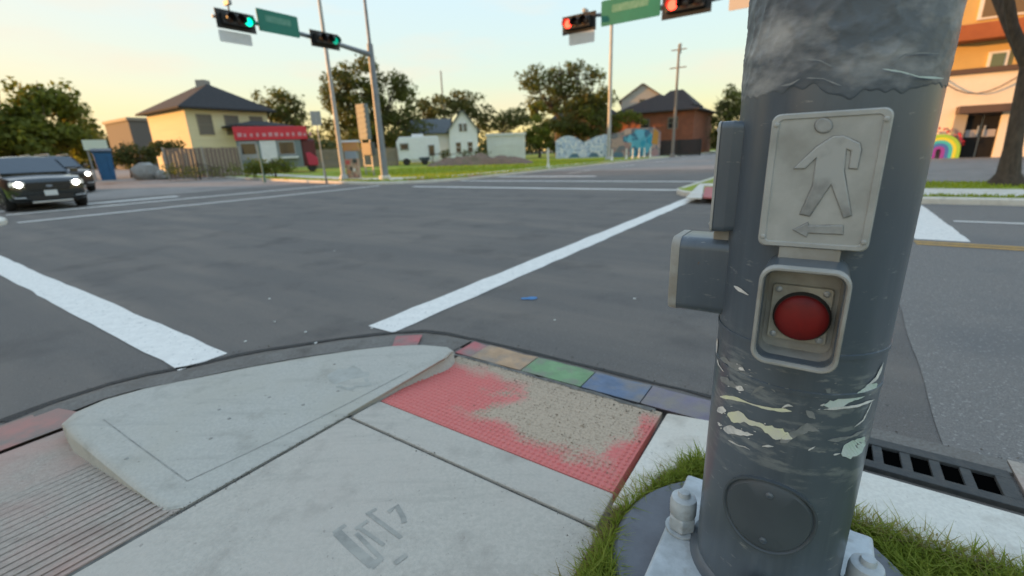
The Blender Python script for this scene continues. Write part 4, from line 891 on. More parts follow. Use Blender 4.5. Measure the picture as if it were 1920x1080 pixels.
# ================================================================== BUILDINGS
def gp(p, L): return L(p)
def wallbox(L, p, du, dv, lu, lv, z0, z1):
    c = p + du * lu / 2 + dv * lv / 2
    bot = [p, p + du * lu, p + du * lu + dv * lv, p + dv * lv]
    return MB().prism([L(Vector((q.x, q.y, z0))) for q in bot], [L(Vector((q.x, q.y, z1))) for q in bot])
def hip(L, p, du, dv, lu, lv, z0, z1, ov=0.6, ridge=0.35, th=0.15):
    """hip roof over the rectangle, ridge along the longer side"""
    q = [p - du * ov - dv * ov, p + du * (lu + ov) - dv * ov, p + du * (lu + ov) + dv * (lv + ov), p - du * ov + dv * (lv + ov)]
    if lu >= lv: r = [p + du * lu * ridge + dv * lv / 2, p + du * lu * (1 - ridge) + dv * lv / 2]; fs = [(0, 1, 9, 8), (1, 2, 9), (2, 3, 8, 9), (3, 0, 8)]
    else: r = [p + dv * lv * ridge + du * lu / 2, p + dv * lv * (1 - ridge) + du * lu / 2]; fs = [(0, 1, 8), (1, 2, 9, 8), (2, 3, 9), (3, 0, 8, 9)]
    vs = [L(Vector((x.x, x.y, z0 + th))) for x in q] + [L(Vector((x.x, x.y, z0))) for x in q] + [L(Vector((x.x, x.y, z1))) for x in r]
    b = MB(); b.add(vs, fs + [(0, 4, 5, 1), (1, 5, 6, 2), (2, 6, 7, 3), (3, 7, 4, 0), (4, 7, 6, 5)]); return b
def window(L, parent, c, n, w, h, frame_m, pane_m=glass_dark, name='window', bars=True):
    s = Vector((-n.y, n.x, 0)); b = MB(); fw = 0.09
    for dx, dz, ww, hh in ((-w / 2, 0, fw, h + fw), (w / 2, 0, fw, h + fw), (0, h / 2, w + fw, fw), (0, -h / 2, w + fw, fw)):
        b.box(L(c + s * dx + Z * dz + n * 0.03), (ww, 0.10, hh), tuple(s), tuple(n))
    if bars: b.box(L(c + n * 0.025), (w, 0.06, 0.05), tuple(s), tuple(n))
    f = b.build(name, frame_m, parent)
    MB().box(L(c + n * 0.005), (w, 0.03, h), tuple(s), tuple(n)).build('pane', pane_m, f)
    return f
def house(name, label, cat, pxc, r, pxl, pxr, y_eave, y_top, wall_m, roof_m, roof=True, y_base=None, ridge=0.35):
    p = at(pxc, r); t = thing(name, label, cat, p); L = local(t)
    lv = ext(pxl, p, VV); lu = ext(pxr, p, UV)
    ze = zat(pxc, y_eave, r); zt = zat(pxc, y_top, r + 4) if roof else ze
    wallbox(L, p, UV, VV, lu, lv, p.z - 0.3, ze).build('wall', wall_m, t)
    if roof: hip(L, p, UV, VV, lu, lv, ze - 0.05, zt, 0.7, ridge).build('roof', roof_m, t)
    return t, L, p, lu, lv, ze, zt
yel = mat('house_yellow', (0.72, 0.64, 0.40), 0.75, col2=(0.66, 0.58, 0.36), scale=1.2, bump=0.3, bscale=6, stretch=(.2, .2, 6), bdist=0.02)
t, L, p, lu, lv, ze, zt = house('yellow_house', 'two-storey yellow house with dark hip roof behind the fence', 'house', 368, 52, 298, 516, 203, 156, yel, shingle)
tw = mat('taupe_trim', (0.24, 0.21, 0.165), 0.7)
for f in (0.20, 0.52, 0.84): window(L, t, p + UV * lu * f + Z * (ze - p.z - 1.35), -VV, 1.2, 1.7, tw, mat('shade_pane', (0.15, 0.13, 0.105), 0.5))
for f in (0.3, 0.75): window(L, t, p + VV * lv * f + Z * (ze - p.z - 4.6), -UV, 1.1, 1.6, tw)
b = hip(L, p + UV * lu * .42 - VV * 2.6, UV, VV, lu * .7, 2.6, zat(470, 236, 50), zat(470, 222, 50), 0.3); b.build('porch_roof', shingle, t)
for f in (0.45, 0.75, 1.08): MB().box(L(p + UV * lu * f - VV * 2.4 + Z * 1.8), (0.18, 0.18, 3.6)).build('porch_post', yel, t)
MB().box(L(p + UV * lu * .5 + VV * lv * .45 + Z * (zt - p.z - 0.2)), (0.9, 0.9, 1.2)).build('chimney', mat('chimney_grey', (0.3, 0.28, 0.26), 0.8), t)
# pale block far behind
t, L, p, lu, lv, ze, zt = house('far_building', 'plain beige flat building behind the left tree', 'building', 262, 85, 218, 330, 226, 200, mat('beige_far', (0.13, 0.12, 0.105), 0.8), shingle, roof=False)
MB().prism([L(q) for q in (p - UV * .2 - VV * .2 + Z * (ze - p.z), p + UV * (lu + .2) - VV * .2 + Z * (ze - p.z), p + UV * (lu + .2) + VV * (lv + .2) + Z * (ze - p.z), p - UV * .2 + VV * (lv + .2) + Z * (ze - p.z))],
           [L(q) for q in (p - UV * .2 - VV * .2 + Z * (ze - p.z + .4), p + UV * (lu + .2) - VV * .2 + Z * (ze - p.z + .4), p + UV * (lu + .2) + VV * (lv + .2) + Z * (ze - p.z + .4), p - UV * .2 + VV * (lv + .2) + Z * (ze - p.z + .4))]).build('parapet', tw, t)
window(L, t, p + VV * lv * .5 + Z * 3.2, -UV, 1.6, 1.2, tw)
# white gabled house
def gable_house(name, label, pxl, pxr, r, y_eave, y_peak, back, wall_m, roof_m, nrm=None, wins=True):
    a = at(pxl, r); c = at(pxr, r); c.z = a.z; t = thing(name, label, 'house', a); L = local(t)
    s = (c - a).normalized(); w = (c - a).length; n = Vector((s.y, -s.x, 0)); bk = -n
    pm = (pxl + pxr) / 2; ze = zat(pm, y_eave, r); zp = zat(pm, y_peak, r)
    f = [a + Z * -0.3, c + Z * -0.3, Vector((c.x, c.y, ze)), (a + c) / 2 + Z * (zp - a.z), Vector((a.x, a.y, ze))]
    MB().prism([L(q) for q in f], [L(q + bk * back) for q in f]).build('wall', wall_m, t)
    up = ((f[3] - f[4])).normalized()
    for s0, e, sg in ((f[4], f[3], -1), (f[2], f[3], 1)):
        d = (e - s0).normalized(); nn = Vector((d.x * -1, d.y * -1, 0)).normalized(); pn = d.cross(bk).normalized(); pn = pn if pn.z > 0 else -pn
        q = [s0 - d * 0.5 - bk * 0.35, e - bk * 0.35 , e + bk * (back + .3), s0 - d * 0.5 + bk * (back + .3)]
        MB().prism([L(x + pn * 0.02) for x in q], [L(x + pn * 0.16) for x in q]).build('roof_slope', roof_m, t)
    return t, L, a, c, s, n, w, ze, zp
t, L, a, c, s, n, w, ze, zp = gable_house('white_house', 'white two-storey house with steep front gable and twin attic windows', 845, 897, 60, 243, 208, 9, white_wall, mat('roof_grey', (0.13, 0.145, 0.15), 0.85, col2=(0.10, 0.11, 0.115), scale=4))
for f in (0.42, 0.58):
    window(L, t, a + s * w * f + Z * (zat(870, 239, 60) - a.z), n, 0.36, 0.85, sign_grey)
window(L, t, a + s * w * .3 + Z * 1.7, n, 0.7, 1.3, white_wall); window(L, t, a + s * w * .72 + Z * 1.7, n, 0.7, 1.3, white_wall)
# wing of the white house with lower long roof to the left
pw = a - s * 5.2 - n * 2.2; zw = zat(820, 250, 62); zwr = zat(820, 222, 62)
wallbox(L, pw, s, -n, 5.2, 5.0, a.z - .3, zw).build('wing_wall', white_wall, t)
b = MB(); q = [pw - s * .4 + n * .4, pw + s * 5.4 + n * .4, pw + s * 5.4 - n * 2.5, pw - s * .4 - n * 2.5, pw + s * 5.4 - n * 5.4, pw - s * .4 - n * 5.4]
b.add([L(Vector((x.x, x.y, zz))) for x, zz in zip(q, (zw - .1, zw - .1, zwr, zwr, zw - .1, zw - .1))] + [L(Vector((x.x, x.y, zz + .15))) for x, zz in zip(q, (zw - .1, zw - .1, zwr, zwr, zw - .1, zw - .1))], [(0, 1, 2, 3), (3, 2, 4, 5), (6, 7, 8, 9), (9, 8, 10, 11), (0, 1, 7, 6), (5, 4, 10, 11), (0, 3, 9, 6), (3, 5, 11, 9), (1, 2, 8, 7), (2, 4, 10, 8)])
b.build('wing_roof', MATS['roof_grey'], t)
# white shed
def box_building(name, label, cat, pxl, pxr, r, y_top, back, m, roof_m, rise=0.25):
    a = at(pxl, r); c = at(pxr, r); c.z = a.z; t = thing(name, label, cat, a); L = local(t)
    s = (c - a).normalized(); w = (c - a).length; n = Vector((s.y, -s.x, 0)); zt = zat((pxl + pxr) / 2, y_top, r)
    wallbox(L, a, s, -n, w, back, a.z - 0.3, zt).build('wall', m, t)
    q = [a - s * .15 + n * .15, a + s * (w + .15) + n * .15, a + s * (w + .15) - n * (back + .15), a - s * .15 - n * (back + .15)]
    MB().prism([L(Vector((x.x, x.y, zt))) for x in q], [L(Vector((x.x, x.y, zt + rise))) for x in q]).build('roof', roof_m, t)
    return t, L, a, s, n, w, zt
t, L, a, s, n, w, zt = box_building('garage', 'low white garage with wide door right of the gabled house', 'garage', 914, 985, 66, 254, 6, mat('garage_white', (0.74, 0.74, 0.69), 0.7, col2=(0.67, 0.67, 0.63), scale=1), sign_white, 0.3)
for k in range(4): MB().box(L(a + s * w * .55 + n * .03 + Z * (0.25 + k * 0.56)), (w * .72, 0.05, 0.52), tuple(s), tuple(n)).build('door_panel', MATS['garage_white'], t, bevel=0.01)
# motorhome
mh = at(745, 50); rv = thing('motorhome', 'white box motorhome parked on the lot beside the signal mast', 'motorhome', mh); L = local(rv)
e = at(826, 50); s = (e - mh).normalized(); s.z = 0; s.normalize(); n = Vector((s.y, -s.x, 0)); w = (e - mh).length; zt = zat(785, 256, 50) - mh.z
MB().prism([L(mh + q) for q in (s * 0.1 + Z * .55 - n * 2.2, s * w * .93 + Z * .55 - n * 2.2, s * w + Z * 1.2 - n * 2.2, s * w * .97 + Z * zt - n * 2.2, s * .35 + Z * zt - n * 2.2, s * 0 + Z * (zt - .5) - n * 2.2)],
           [L(mh + q) for q in (s * 0.1 + Z * .55, s * w * .93 + Z * .55, s * w + Z * 1.2, s * w * .97 + Z * zt, s * .35 + Z * zt, s * 0 + Z * (zt - .5))]).build('body', white_wall, rv, bevel=0.08)
window(L, rv, mh + s * w * .18 + Z * (zt - .95), n, 0.8, 0.6, sign_grey, bars=False); d = window(L, rv, mh + s * w * .80 + Z * (zt * .5), n, 0.55, 1.05, sign_grey, name='door', bars=False)
MB().box(L(mh + s * w * .5 - n * 1.1 + Z * (zt + .14)), (1.2, 0.8, 0.28), tuple(s), tuple(n)).build('roof_unit', sign_white, rv, bevel=0.05)
for f in (0.2, 0.62): MB().lathe([(0.36, -0.12), (0.38, -0.08), (0.38, 0.08), (0.34, 0.12)], L(mh + s * w * f - n * .1 + Z * .38), 20, tuple(n)).build('wheel', black, rv)
MB().box(L(mh + s * w * .62 + n * .005 + Z * .62), (1.1, 0.04, 0.3), tuple(s), tuple(n)).build('wheel_arch', mat('arch_dark', (0.04, 0.06, 0.07), 0.6), rv)
# red food truck
ft = at(450, 42); e = at(597, 42); trk = thing('food_truck', 'red food trailer with serving windows and lettered red top board', 'food truck', ft); L = local(trk)
s = (e - ft); s.z = 0; w = s.length; s.normalize(); n = Vector((s.y, -s.x, 0)); zt = zat(520, 262, 42) - ft.z; zb = zat(520, 237, 42) - ft.z
red_m = mat('truck_red', (0.66, 0.03, 0.05), 0.45, col2=(0.56, 0.026, 0.045), scale=2); dkt = mat('truck_dark', (0.17, 0.21, 0.22), 0.5)
def tb(x0, x1, y0, y1, z0, z1): # box in truck frame: along s, out of n, up
    b = MB(); return b.prism([L(ft + s * x + n * y + Z * z0) for x, y in ((x0, y0), (x1, y0), (x1, y1), (x0, y1))], [L(ft + s * x + n * y + Z * z1) for x, y in ((x0, y0), (x1, y0), (x1, y1), (x0, y1))])
tb(0, w * .80, -2.4, 0, 0.45, zt).build('body', dkt, trk, bevel=0.04)
tb(w * .80, w * .985, -2.2, -0.1, 0.45, zt).build('cab', mat('truck_cab', (0.10, 0.015, 0.02), 0.4), trk, bevel=0.12)
MB().prism([L(ft + q) for q in (s * w * .86 + n * .02 + Z * .5, s * w * .99 + n * .02 + Z * .5, s * w * .99 + n * .02 + Z * 1.1, s * w * .9 + n * .02 + Z * 1.55, s * w * .84 + n * .02 + Z * 1.5)], [L(ft + q) for q in (s * w * .86 - n * 2.0 + Z * .5, s * w * 1.02 - n * 2.0 + Z * .5, s * w * 1.02 - n * 2.0 + Z * 1.1, s * w * .92 - n * 2.0 + Z * 1.55, s * w * .84 - n * 2.0 + Z * 1.5)]).build('hood', mat('truck_pink', (0.48, 0.03, 0.07), 0.4), trk, bevel=0.05)
tb(-0.05, w * .90, -2.3, 0.12, zt, zb).build('top_board', red_m, trk, bevel=0.03)
pk = mat('faded_letter', (0.62, 0.30, 0.33), 0.6)
for k in range(13):
    x = 0.2 + k * 0.42; hgt = rnd.uniform(0.16, 0.30)
    tb(x, x + rnd.uniform(.14, .3), 0.12, 0.135, zt + .25, zt + .25 + hgt).build('worn_lettering', pk, trk)
tb(w * .03, w * .24, 0, 0.04, zt * .42, zt - .1).build('window_frame', sign_grey, trk); tb(w * .05, w * .22, 0.04, 0.06, zt * .60, zt - .25).build('serving_window', glass_dark, trk)
tb(w * .28, w * .48, 0, 0.05, zt * .32, zt - .05).build('menu_panel', sign_white, trk)
tb(w * .50, w * .72, 0, 0.04, zt * .55, zt - .08).build('window_frame', sign_grey, trk); tb(w * .515, w * .705, 0.04, 0.06, zt * .58, zt - .2).build('serving_window', glass_dark, trk)
tb(w * .50, w * .74, 0, 0.45, zt * .44, zt * .50).build('counter', sign_white, trk)
for x in (w * .25, w * .55, w * .9): MB().lathe([(0.32, -0.1), (0.36, -0.06), (0.36, 0.06), (0.32, 0.1)], L(ft + s * x - n * .15 + Z * .36), 18, tuple(n)).build('wheel', black, trk)

# brown board fence with posts
fence_m = mat('fence_wood', (0.25, 0.19, 0.15), 0.9, col2=(0.18, 0.135, 0.11), scale=2, stretch=(3, 3, .3))
def board_fence(name, label, pxs, r, h, m, post_m, board=0.16, gap=0.02, far_r=None):
    a = at(pxs[0], r); e = at(pxs[1], far_r or r); t = thing(name, label, 'fence', a); L = local(t)
    s = e - a; s.z = 0; w = s.length; s.normalize(); n = Vector((s.y, -s.x, 0)); slope = (e.z - a.z) / w
    npost = max(2, int(w / 2.4)); 
    for k in range(npost + 1):
        x = w * k / npost; MB().box(L(a + s * x + Z * (h / 2 + slope * x) + n * .06), (0.11, 0.11, h + 0.15), tuple(s), tuple(n)).build('post', post_m, t)
    x = 0; first = None
    while x < w:
        hh = h + rnd.uniform(-.05, .04); c = L(a + s * (x + board / 2) + Z * (hh / 2 + slope * x))
        if first is None:
            first = MB().box((0, 0, 0), (board, 0.025, h), tuple(s), tuple(n)).build('board', m, t); first.location = c
        else:
            o = first.copy(); COL.objects.link(o); o.location = c
        x += board + gap
    return t
board_fence('board_fence', 'weathered brown board fence in front of the yellow house', (312, 452), 40, zat(380, 277, 40) - at(380, 40).z, fence_m, mat('post_pale', (0.36, 0.33, 0.29), 0.8), board=0.22)
board_fence('board_fence', 'tan board fence running behind the painted cabinet', (592, 745), 50, 1.8, mat('fence_tan', (0.27, 0.225, 0.17), 0.9, col2=(0.2, 0.17, 0.13), scale=2), fence_m, board=0.25)
board_fence('board_fence', 'black board fence below the brick house', (1238, 1312), 62, zat(1275, 262, 62) - at(1275, 62).z, mat('fence_black', (0.018, 0.017, 0.018), 0.6), black, board=0.3)

# mural panels: flat painted boards on posts
def mural_mat(name, cols, scale, dist=1.5):
    m = bpy.data.materials.new(name); m.use_nodes = True; nt = m.node_tree; b = nt.nodes['Principled BSDF']; MATS[name] = m
    tc = nd(nt, 'ShaderNodeTexCoord'); vo = nd(nt, 'ShaderNodeTexVoronoi', Scale=scale); no = nd(nt, 'ShaderNodeTexNoise', Scale=scale * .35, Detail=2.0, Distortion=dist)
    nt.links.new(tc.outputs['Object'], vo.inputs['Vector']); nt.links.new(tc.outputs['Object'], no.inputs['Vector'])
    mx = nd(nt, 'ShaderNodeMix', data_type='RGBA'); mx.inputs[0].default_value = 0.5; nt.links.new(vo.outputs['Color'], mx.inputs[6]); nt.links.new(no.outputs['Color'], mx.inputs[7])
    cr = nd(nt, 'ShaderNodeValToRGB'); cr.color_ramp.interpolation = 'CONSTANT'; nt.links.new(mx.outputs[2], cr.inputs[0])
    el = cr.color_ramp.elements
    for i, c in enumerate(cols):
        pos = 0.30 + 0.36 * i / len(cols) if i else 0
        e = el[0] if i == 0 else (el[1] if i == 1 else el.new(pos)); e.position = pos; e.color = (*c, 1)
    nt.links.new(cr.outputs[0], b.inputs['Base Color']); b.inputs['Roughness'].default_value = 0.7
    return m
mural1 = mural_mat('mural_blue_white', [(0.45, 0.55, 0.70), (0.66, 0.69, 0.75), (0.22, 0.30, 0.45), (0.60, 0.64, 0.74), (0.38, 0.48, 0.66), (0.7, 0.72, 0.76)], 3.2)
mural2 = mural_mat('mural_grey_pink', [(0.30, 0.25, 0.24), (0.22, 0.21, 0.21), (0.42, 0.30, 0.26), (0.16, 0.17, 0.20), (0.35, 0.22, 0.22)], 1.6)
teal = mural_mat('mural_teal', [(0.03, 0.30, 0.45), (0.10, 0.38, 0.50), (0.05, 0.16, 0.26), (0.14, 0.45, 0.60)], 1.3)
a = at(1042, 62); e = at(1140, 62); mp = thing('mural_fence', 'blue and white patterned mural fence with two humped tops', 'mural', a); L = local(mp)
s = e - a; s.z = 0; w = s.length; s.normalize(); n = Vector((s.y, -s.x, 0)); hm = zat(1080, 254, 62) - a.z
top = []
for k in range(25):
    f = k / 24; hgt = hm * (0.68 + 0.32 * abs(math.sin(math.pi * min(1, (f + 0.08) / 0.62) if f < .54 else math.pi * (f - .54) / 0.9))); top.append((f * w, hgt))
pts = [(0, 0)] + [(w, 0)] + top[::-1]
def mpan(a, s, n, pts, L, y0, y1): return MB().prism([L(a + s * x + Z * z + n * y0) for x, z in pts], [L(a + s * x + Z * z + n * y1) for x, z in pts])
mpan(a, s, n, pts, L, -.1, 0).build('painted_panel', mural1, mp)
for f in (0.25, 0.62): mpan(a, s, n, [(w * f, 0.05), (w * f + 1.5, 0.05), (w * f + 1.1, .55), (w * f + .5, .6)], L, 0.0, 0.006).build('painted_dark_shape', mat('mural_navy', (0.10, 0.18, 0.25), 0.7), mp)
for f in (0.1, 0.5, 0.9): MB().box(L(a + s * w * f - n * .16 + Z * hm * .35), (0.1, 0.1, hm * .7), tuple(s), tuple(n)).build('post', fence_m, mp)
a = at(1146, 60); e = at(1238, 60); mp = thing('mural_wall', 'grey mural wall painted with a large blue shape beside the bollards', 'mural', a); L = local(mp)
s = e - a; s.z = 0; w = s.length; s.normalize(); n = Vector((s.y, -s.x, 0)); hm = zat(1195, 240, 60) - a.z
mpan(a, s, n, [(0, 0), (w, 0), (w, hm * .82), (w * .86, hm), (w * .3, hm), (w * .2, hm * .9), (0, hm * .82)], L, -.2, 0).build('wall_panel', mural2, mp)
mpan(a, s, n, [(w * .40, .1), (w * .72, .1), (w * .84, hm * .4), (w * .84, hm * .75), (w * .74, hm * .93), (w * .5, hm * .95), (w * .42, hm * .80), (w * .24, hm * .72), (w * .24, hm * .55), (w * .42, hm * .5)], L, 0, 0.01).build('painted_blue_shape', teal, mp)
mpan(a, s, n, [(w * .82, hm * .45), (w * .94, hm * .4), (w * .96, hm * .82), (w * .86, hm * .96)], L, 0.011, 0.016).build('painted_orange_shape', mat('mural_orange', (0.50, 0.25, 0.05), 0.7), mp)
mpan(a, s, n, [(w * .26, hm * .78), (w * .40, hm * .82), (w * .40, hm * .98), (w * .28, hm * .98)], L, 0.011, 0.016).build('painted_pink_shape', mat('mural_pink', (0.55, 0.38, 0.32), 0.7), mp)
mpan(a, s, n, [(w * .06, .05), (w * .26, .05), (w * .26, hm * .16), (w * .06, hm * .2)], L, 0.0, 0.012).build('painted_navy_shape', MATS['mural_navy'], mp)
# brick house
brick = mat('brick_red', (0.27, 0.095, 0.05), 0.85, col2=(0.20, 0.07, 0.04), scale=1.4, bump=0.3, bscale=12)
t, L, p, lu, lv, ze, zt = house('brick_house', 'red brick house with dark roofs behind the utility pole', 'house', 1298, 72, 1152, 1332, 205, 172, brick, mat('roof_brown', (0.055, 0.042, 0.038), 0.9, col2=(0.04, 0.032, 0.03), scale=3), ridge=0.22)
for f in (0.25, 0.6): window(L, t, p + VV * lv * f + Z * (ze - p.z - 1.6), -UV, 1.3, 1.5, tw)
hip(L, p + VV * lv * .05 + UV * 1, UV, VV, 5, 6, ze + 0.6, zat(1280, 166, 75), 0.3).build('dormer_roof', MATS['roof_brown'], t)
t, L, a, c, s, n, w, ze, zp = gable_house('pale_gable_house', 'pale gabled house peeking over the brick house roof', 1162, 1240, 86, 186, 158, 9, mat('pale_grey_wall', (0.42, 0.41, 0.37), 0.8), mat('roof_pale', (0.2, 0.19, 0.18), 0.9))
window(L, t, a + s * w * .5 + Z * (ze - a.z - .6), n, 0.9, 1.1, tw)
# dark roofed house behind the big middle tree
t, L, p, lu, lv, ze, zt = house('dark_roof_house', 'dark roofed house half hidden behind the middle tree', 'house', 1128, 82, 1040, 1160, 218, 182, mat('wall_umber', (0.16, 0.12, 0.09), 0.85), shingle)
window(L, t, p + VV * lv * .4 + Z * 3.0, -UV, 1.4, 1.2, tw)
# dirt mound
b = MB(); a = at(800, 46); e = at(1000, 46); s = e - a; s.z = 0; w = s.length; s.normalize(); n = Vector((s.y, -s.x, 0)); N, Mx = 50, 14
for j in range(Mx + 1):
    for i in range(N + 1):
        f = i / N; q = a + s * w * f + n * (2.0 - 4.0 * j / Mx); hgt = 1.25 * max(0, math.sin(math.pi * f)) ** .6 * max(0, math.sin(math.pi * j / Mx)) * (0.75 + 0.45 * mnoise.noise(Vector((f * 9, j * .25, 0)))) + 0.12 * mnoise.noise(Vector((f * 40, j * 1.1, 3)))
        b.v.append((q.x, q.y, T(q.dot(VV)) + 0.1 + max(0, hgt) - 0.02))
for j in range(Mx):
    for i in range(N): k = j * (N + 1) + i; b.f.append((k, k + 1, k + N + 2, k + N + 1))
o = b.build('dirt_mound', mat('dirt_brown', (0.24, 0.155, 0.105), 0.95, col2=(0.16, 0.11, 0.08), scale=1.5, col3=(0.13, 0.13, 0.06), scale3=.8, bump=0.8, bscale=5, bdist=0.1), smooth=True)
tag(o, 'long low brown mound of dirt on the grass lot', 'dirt mound')
# blue dumpster, pale banner and boulders on the left
dp = at(180, 40); e = at(216, 40); s = e - dp; s.z = 0; w = s.length; s.normalize(); n = Vector((s.y, -s.x, 0)); dm = thing('dumpster', 'blue steel dumpster by the left tree', 'dumpster', dp); L = local(dm); h = zat(198, 286, 40) - dp.z
blu = mat('dumpster_blue', (0.015, 0.11, 0.25), 0.5, col2=(0.012, 0.09, 0.2), scale=2)
MB().prism([L(dp + s * x + n * y + Z * .15) for x, y in ((0.1, 0), (w - .1, 0), (w - .1, -1.5), (.1, -1.5))], [L(dp + s * x + n * y + Z * h) for x, y in ((0, .1), (w, .1), (w, -1.6), (0, -1.6))]).build('bin_body', blu, dm, bevel=0.03)
MB().prism([L(dp + s * x + n * y + Z * (h + .02)) for x, y in ((-.05, .15), (w + .05, .15), (w + .05, -1.65), (-.05, -1.65))], [L(dp + s * x + n * y + Z * (h + .12 + (.18 if y < 0 else 0))) for x, y in ((-.05, .15), (w + .05, .15), (w + .05, -1.65), (-.05, -1.65))]).build('lid', mat('lid_dark', (0.02, 0.05, 0.09), 0.5), dm)
for x in (0.2, w - .2): MB().box(L(dp + s * x + n * .06 + Z * h * .55), (0.10, 0.12, h * .7), tuple(s), tuple(n)).build('rib', blu, dm)
ban = at(168, 43); e = at(213, 43); s = e - ban; s.z = 0; w = s.length; s.normalize(); n = Vector((s.y, -s.x, 0)); bn = thing('banner_sign', 'pale green white board standing above the blue dumpster', 'sign', ban); L = local(bn); z0, z1 = zat(195, 281, 43) - ban.z, zat(195, 262, 43) - ban.z
MB().prism([L(ban + s * x + n * y + Z * z0) for x, y in ((0, 0), (w, 0), (w, -.08), (0, -.08))], [L(ban + s * x + n * y + Z * z1) for x, y in ((0, 0), (w, 0), (w, -.08), (0, -.08))]).build('panel', mat('banner_pale', (0.66, 0.72, 0.58), 0.6), bn)
for x in (.15, w - .15): MB().box(L(ban + s * x - n * .12 + Z * z1 / 2), (0.08, 0.08, z1)).build('post', sign_grey, bn)
for i, (px, r, rad, lab) in enumerate(((272, 44, 0.75, 'large pale grey boulder left of the board fence'), (301, 43, 0.4, 'small whitish boulder against the end of the board fence'))):
    q = at(px, r); b = MB(); N = 14
    for j in range(9):
        th = math.pi * j / 8
        for k in range(N):
            ph = 2 * math.pi * k / N; d = Vector((math.sin(th) * math.cos(ph), math.sin(th) * math.sin(ph), math.cos(th))); rr = rad * (1 + .35 * mnoise.noise(d * 1.7 + Vector((i * 9, 0, 0))))
            b.v.append((d.x * rr * 1.25, d.y * rr, max(-.1, d.z * rr + rad * .5)))
    for j in range(8):
        for k in range(N): b.f.append((j * N + k, j * N + (k + 1) % N, (j + 1) * N + (k + 1) % N, (j + 1) * N + k))
    o = b.build('boulder', mat('boulder_grey', (0.36, 0.345, 0.31), 0.9, col2=(0.27, 0.26, 0.235), scale=3, bump=.5, bscale=8), smooth=True); o.location = q; tag(o, lab, 'boulder')
#PART4
# ---- cream two-storey building on the right
UB = 34.0
def fz(px, py): q = hitu(px, py, UB); return q.dot(VV), q.z
v0 = fz(1728, 250)[0]; v1 = -26.0
cr = thing('corner_building', 'cream two-storey building with orange roof band and black double doors', 'building', P(UB, v0, 0.13)); L = local(cr)
def fb(va_, vb_, z0, z1, d0, d1):   # box between two v values, heights, and depths in front of the facade
    return MB().prism([L(P(UB - d, v, z0)) for d, v in ((d0, va_), (d0, vb_), (d1, vb_), (d1, va_))], [L(P(UB - d, v, z1)) for d, v in ((d0, va_), (d0, vb_), (d1, vb_), (d1, va_))])
cream = mat('stucco_cream', (0.76, 0.70, 0.60), 0.85, col2=(0.70, 0.64, 0.54), scale=1.0, bump=.2, bscale=8)
ochre = mat('stucco_ochre', (0.58, 0.40, 0.15), 0.85, col2=(0.52, 0.36, 0.14), scale=1.0)
rust = mat('roof_rust', (0.36, 0.11, 0.035), 0.8, col2=(0.30, 0.09, 0.03), scale=2)
brown = mat('trim_brown', (0.10, 0.065, 0.05), 0.7)
zA = fz(1840, 132)[1]; zC = fz(1840, 78)[1]; zD = fz(1840, 48)[1]; zT = zD + 3.2; zS = fz(1840, 205)[1]
fb(v0, v1, 0.0, zA, 0, -9).build('ground_floor_wall', cream, cr)
fb(v0 - 0.3, v1, zA, zC, -0.1, -9).build('upper_wall', ochre, cr)
fb(v0, v1, zA - .12, zA + .12, 0.18, -0.05).build('string_course', brown, cr)
fb(v0 + 0.2, v1, zC, zD, 0.9, -9).build('orange_band', rust, cr, bevel=0.05)
fb(v0 - 0.5, v1, zD, zT, -0.6, -9).build('top_wall', ochre, cr)
fb(v0 - 0.2, v1, zT, zT + .35, 0.2, -9.2).build('parapet', rust, cr)
# entrance recess: jambs, canopy and doors
dvl = fz(1803, 260)[0]; dvr = fz(1866, 260)[0]; zdoor = fz(1835, 216)[1]
vl = fz(1780, 260)[0]; vr = fz(1895, 260)[0]
fb(vl, vr, zS - .18, zS + .18, 0.9, 0.0).build('canopy', brown, cr)
fb(vl, dvl, 0.0, zS - .18, 0.25, 0.0).build('jamb', mat('jamb_grey', (0.33, 0.31, 0.28), 0.8), cr); fb(dvr, vr, 0.0, zS - .18, 0.25, 0.0).build('jamb', cream, cr)
ds = thing  # doors
dw = (dvl - dvr) / 2
for k in range(2):
    dd = fb(dvl - dw * k - .03, dvl - dw * (k + 1) + .03, 0.06, zdoor, 0.08, 0.0).build('door', mat('door_black', (0.012, 0.012, 0.013), 0.7, spec=.2), cr)
    hv = dvl - dw + (0.12 if k == 0 else -0.12); fb(hv + .03, hv - .03, 1.2, 1.7, 0.16, 0.1).build('door_handle', galv, dd)
    pv = dvl - dw * (k + .5); fb(pv + .25, pv - .25, zdoor * .52, zdoor * .68, 0.095, 0.082).build('door_notice', mat('notice_grey', (0.33, 0.32, 0.34), .6), dd)
fb(dvl + .02, dvr - .02, zdoor, zdoor + .12, 0.12, 0).build('lintel', brown, cr)
for (px0, px1, py0, py1) in ((1852, 1890, 96, 128), ):
    va_, z1 = fz(px0, 112)[0], fz(1870, py0)[1]; vb_, z0 = fz(px1, 112)[0], fz(1870, py1)[1]
    f = fb(va_, vb_, z0, z1, 0.02, -0.15).build('window', sign_white, cr); fb(va_ - .12, vb_ + .12, z0 + .1, z1 - .1, 0.04, 0.0).build('pane', mat('pane_green', (0.12, 0.16, 0.10), .2), f)
for pv in (-9.5, -14.5, -20):
    f = fb(pv, pv - 2.0, zA + 1.0, zA + 2.2, 0.02, -0.15).build('window', sign_white, cr); fb(pv - .12, pv - 1.88, zA + 1.1, zA + 2.1, 0.04, 0.0).build('pane', glass_dark, f)
va_ = fz(1838, 25)[0]; f = fb(va_, va_ - 2.4, zD + .35, zD + 1.5, -0.5, -0.7).build('window', sign_white, cr); fb(va_ - .15, va_ - 2.25, zD + .45, zD + 1.4, -0.47, -0.6).build('pane', mat('pane_amber', (0.16, 0.11, 0.05), .3), f)
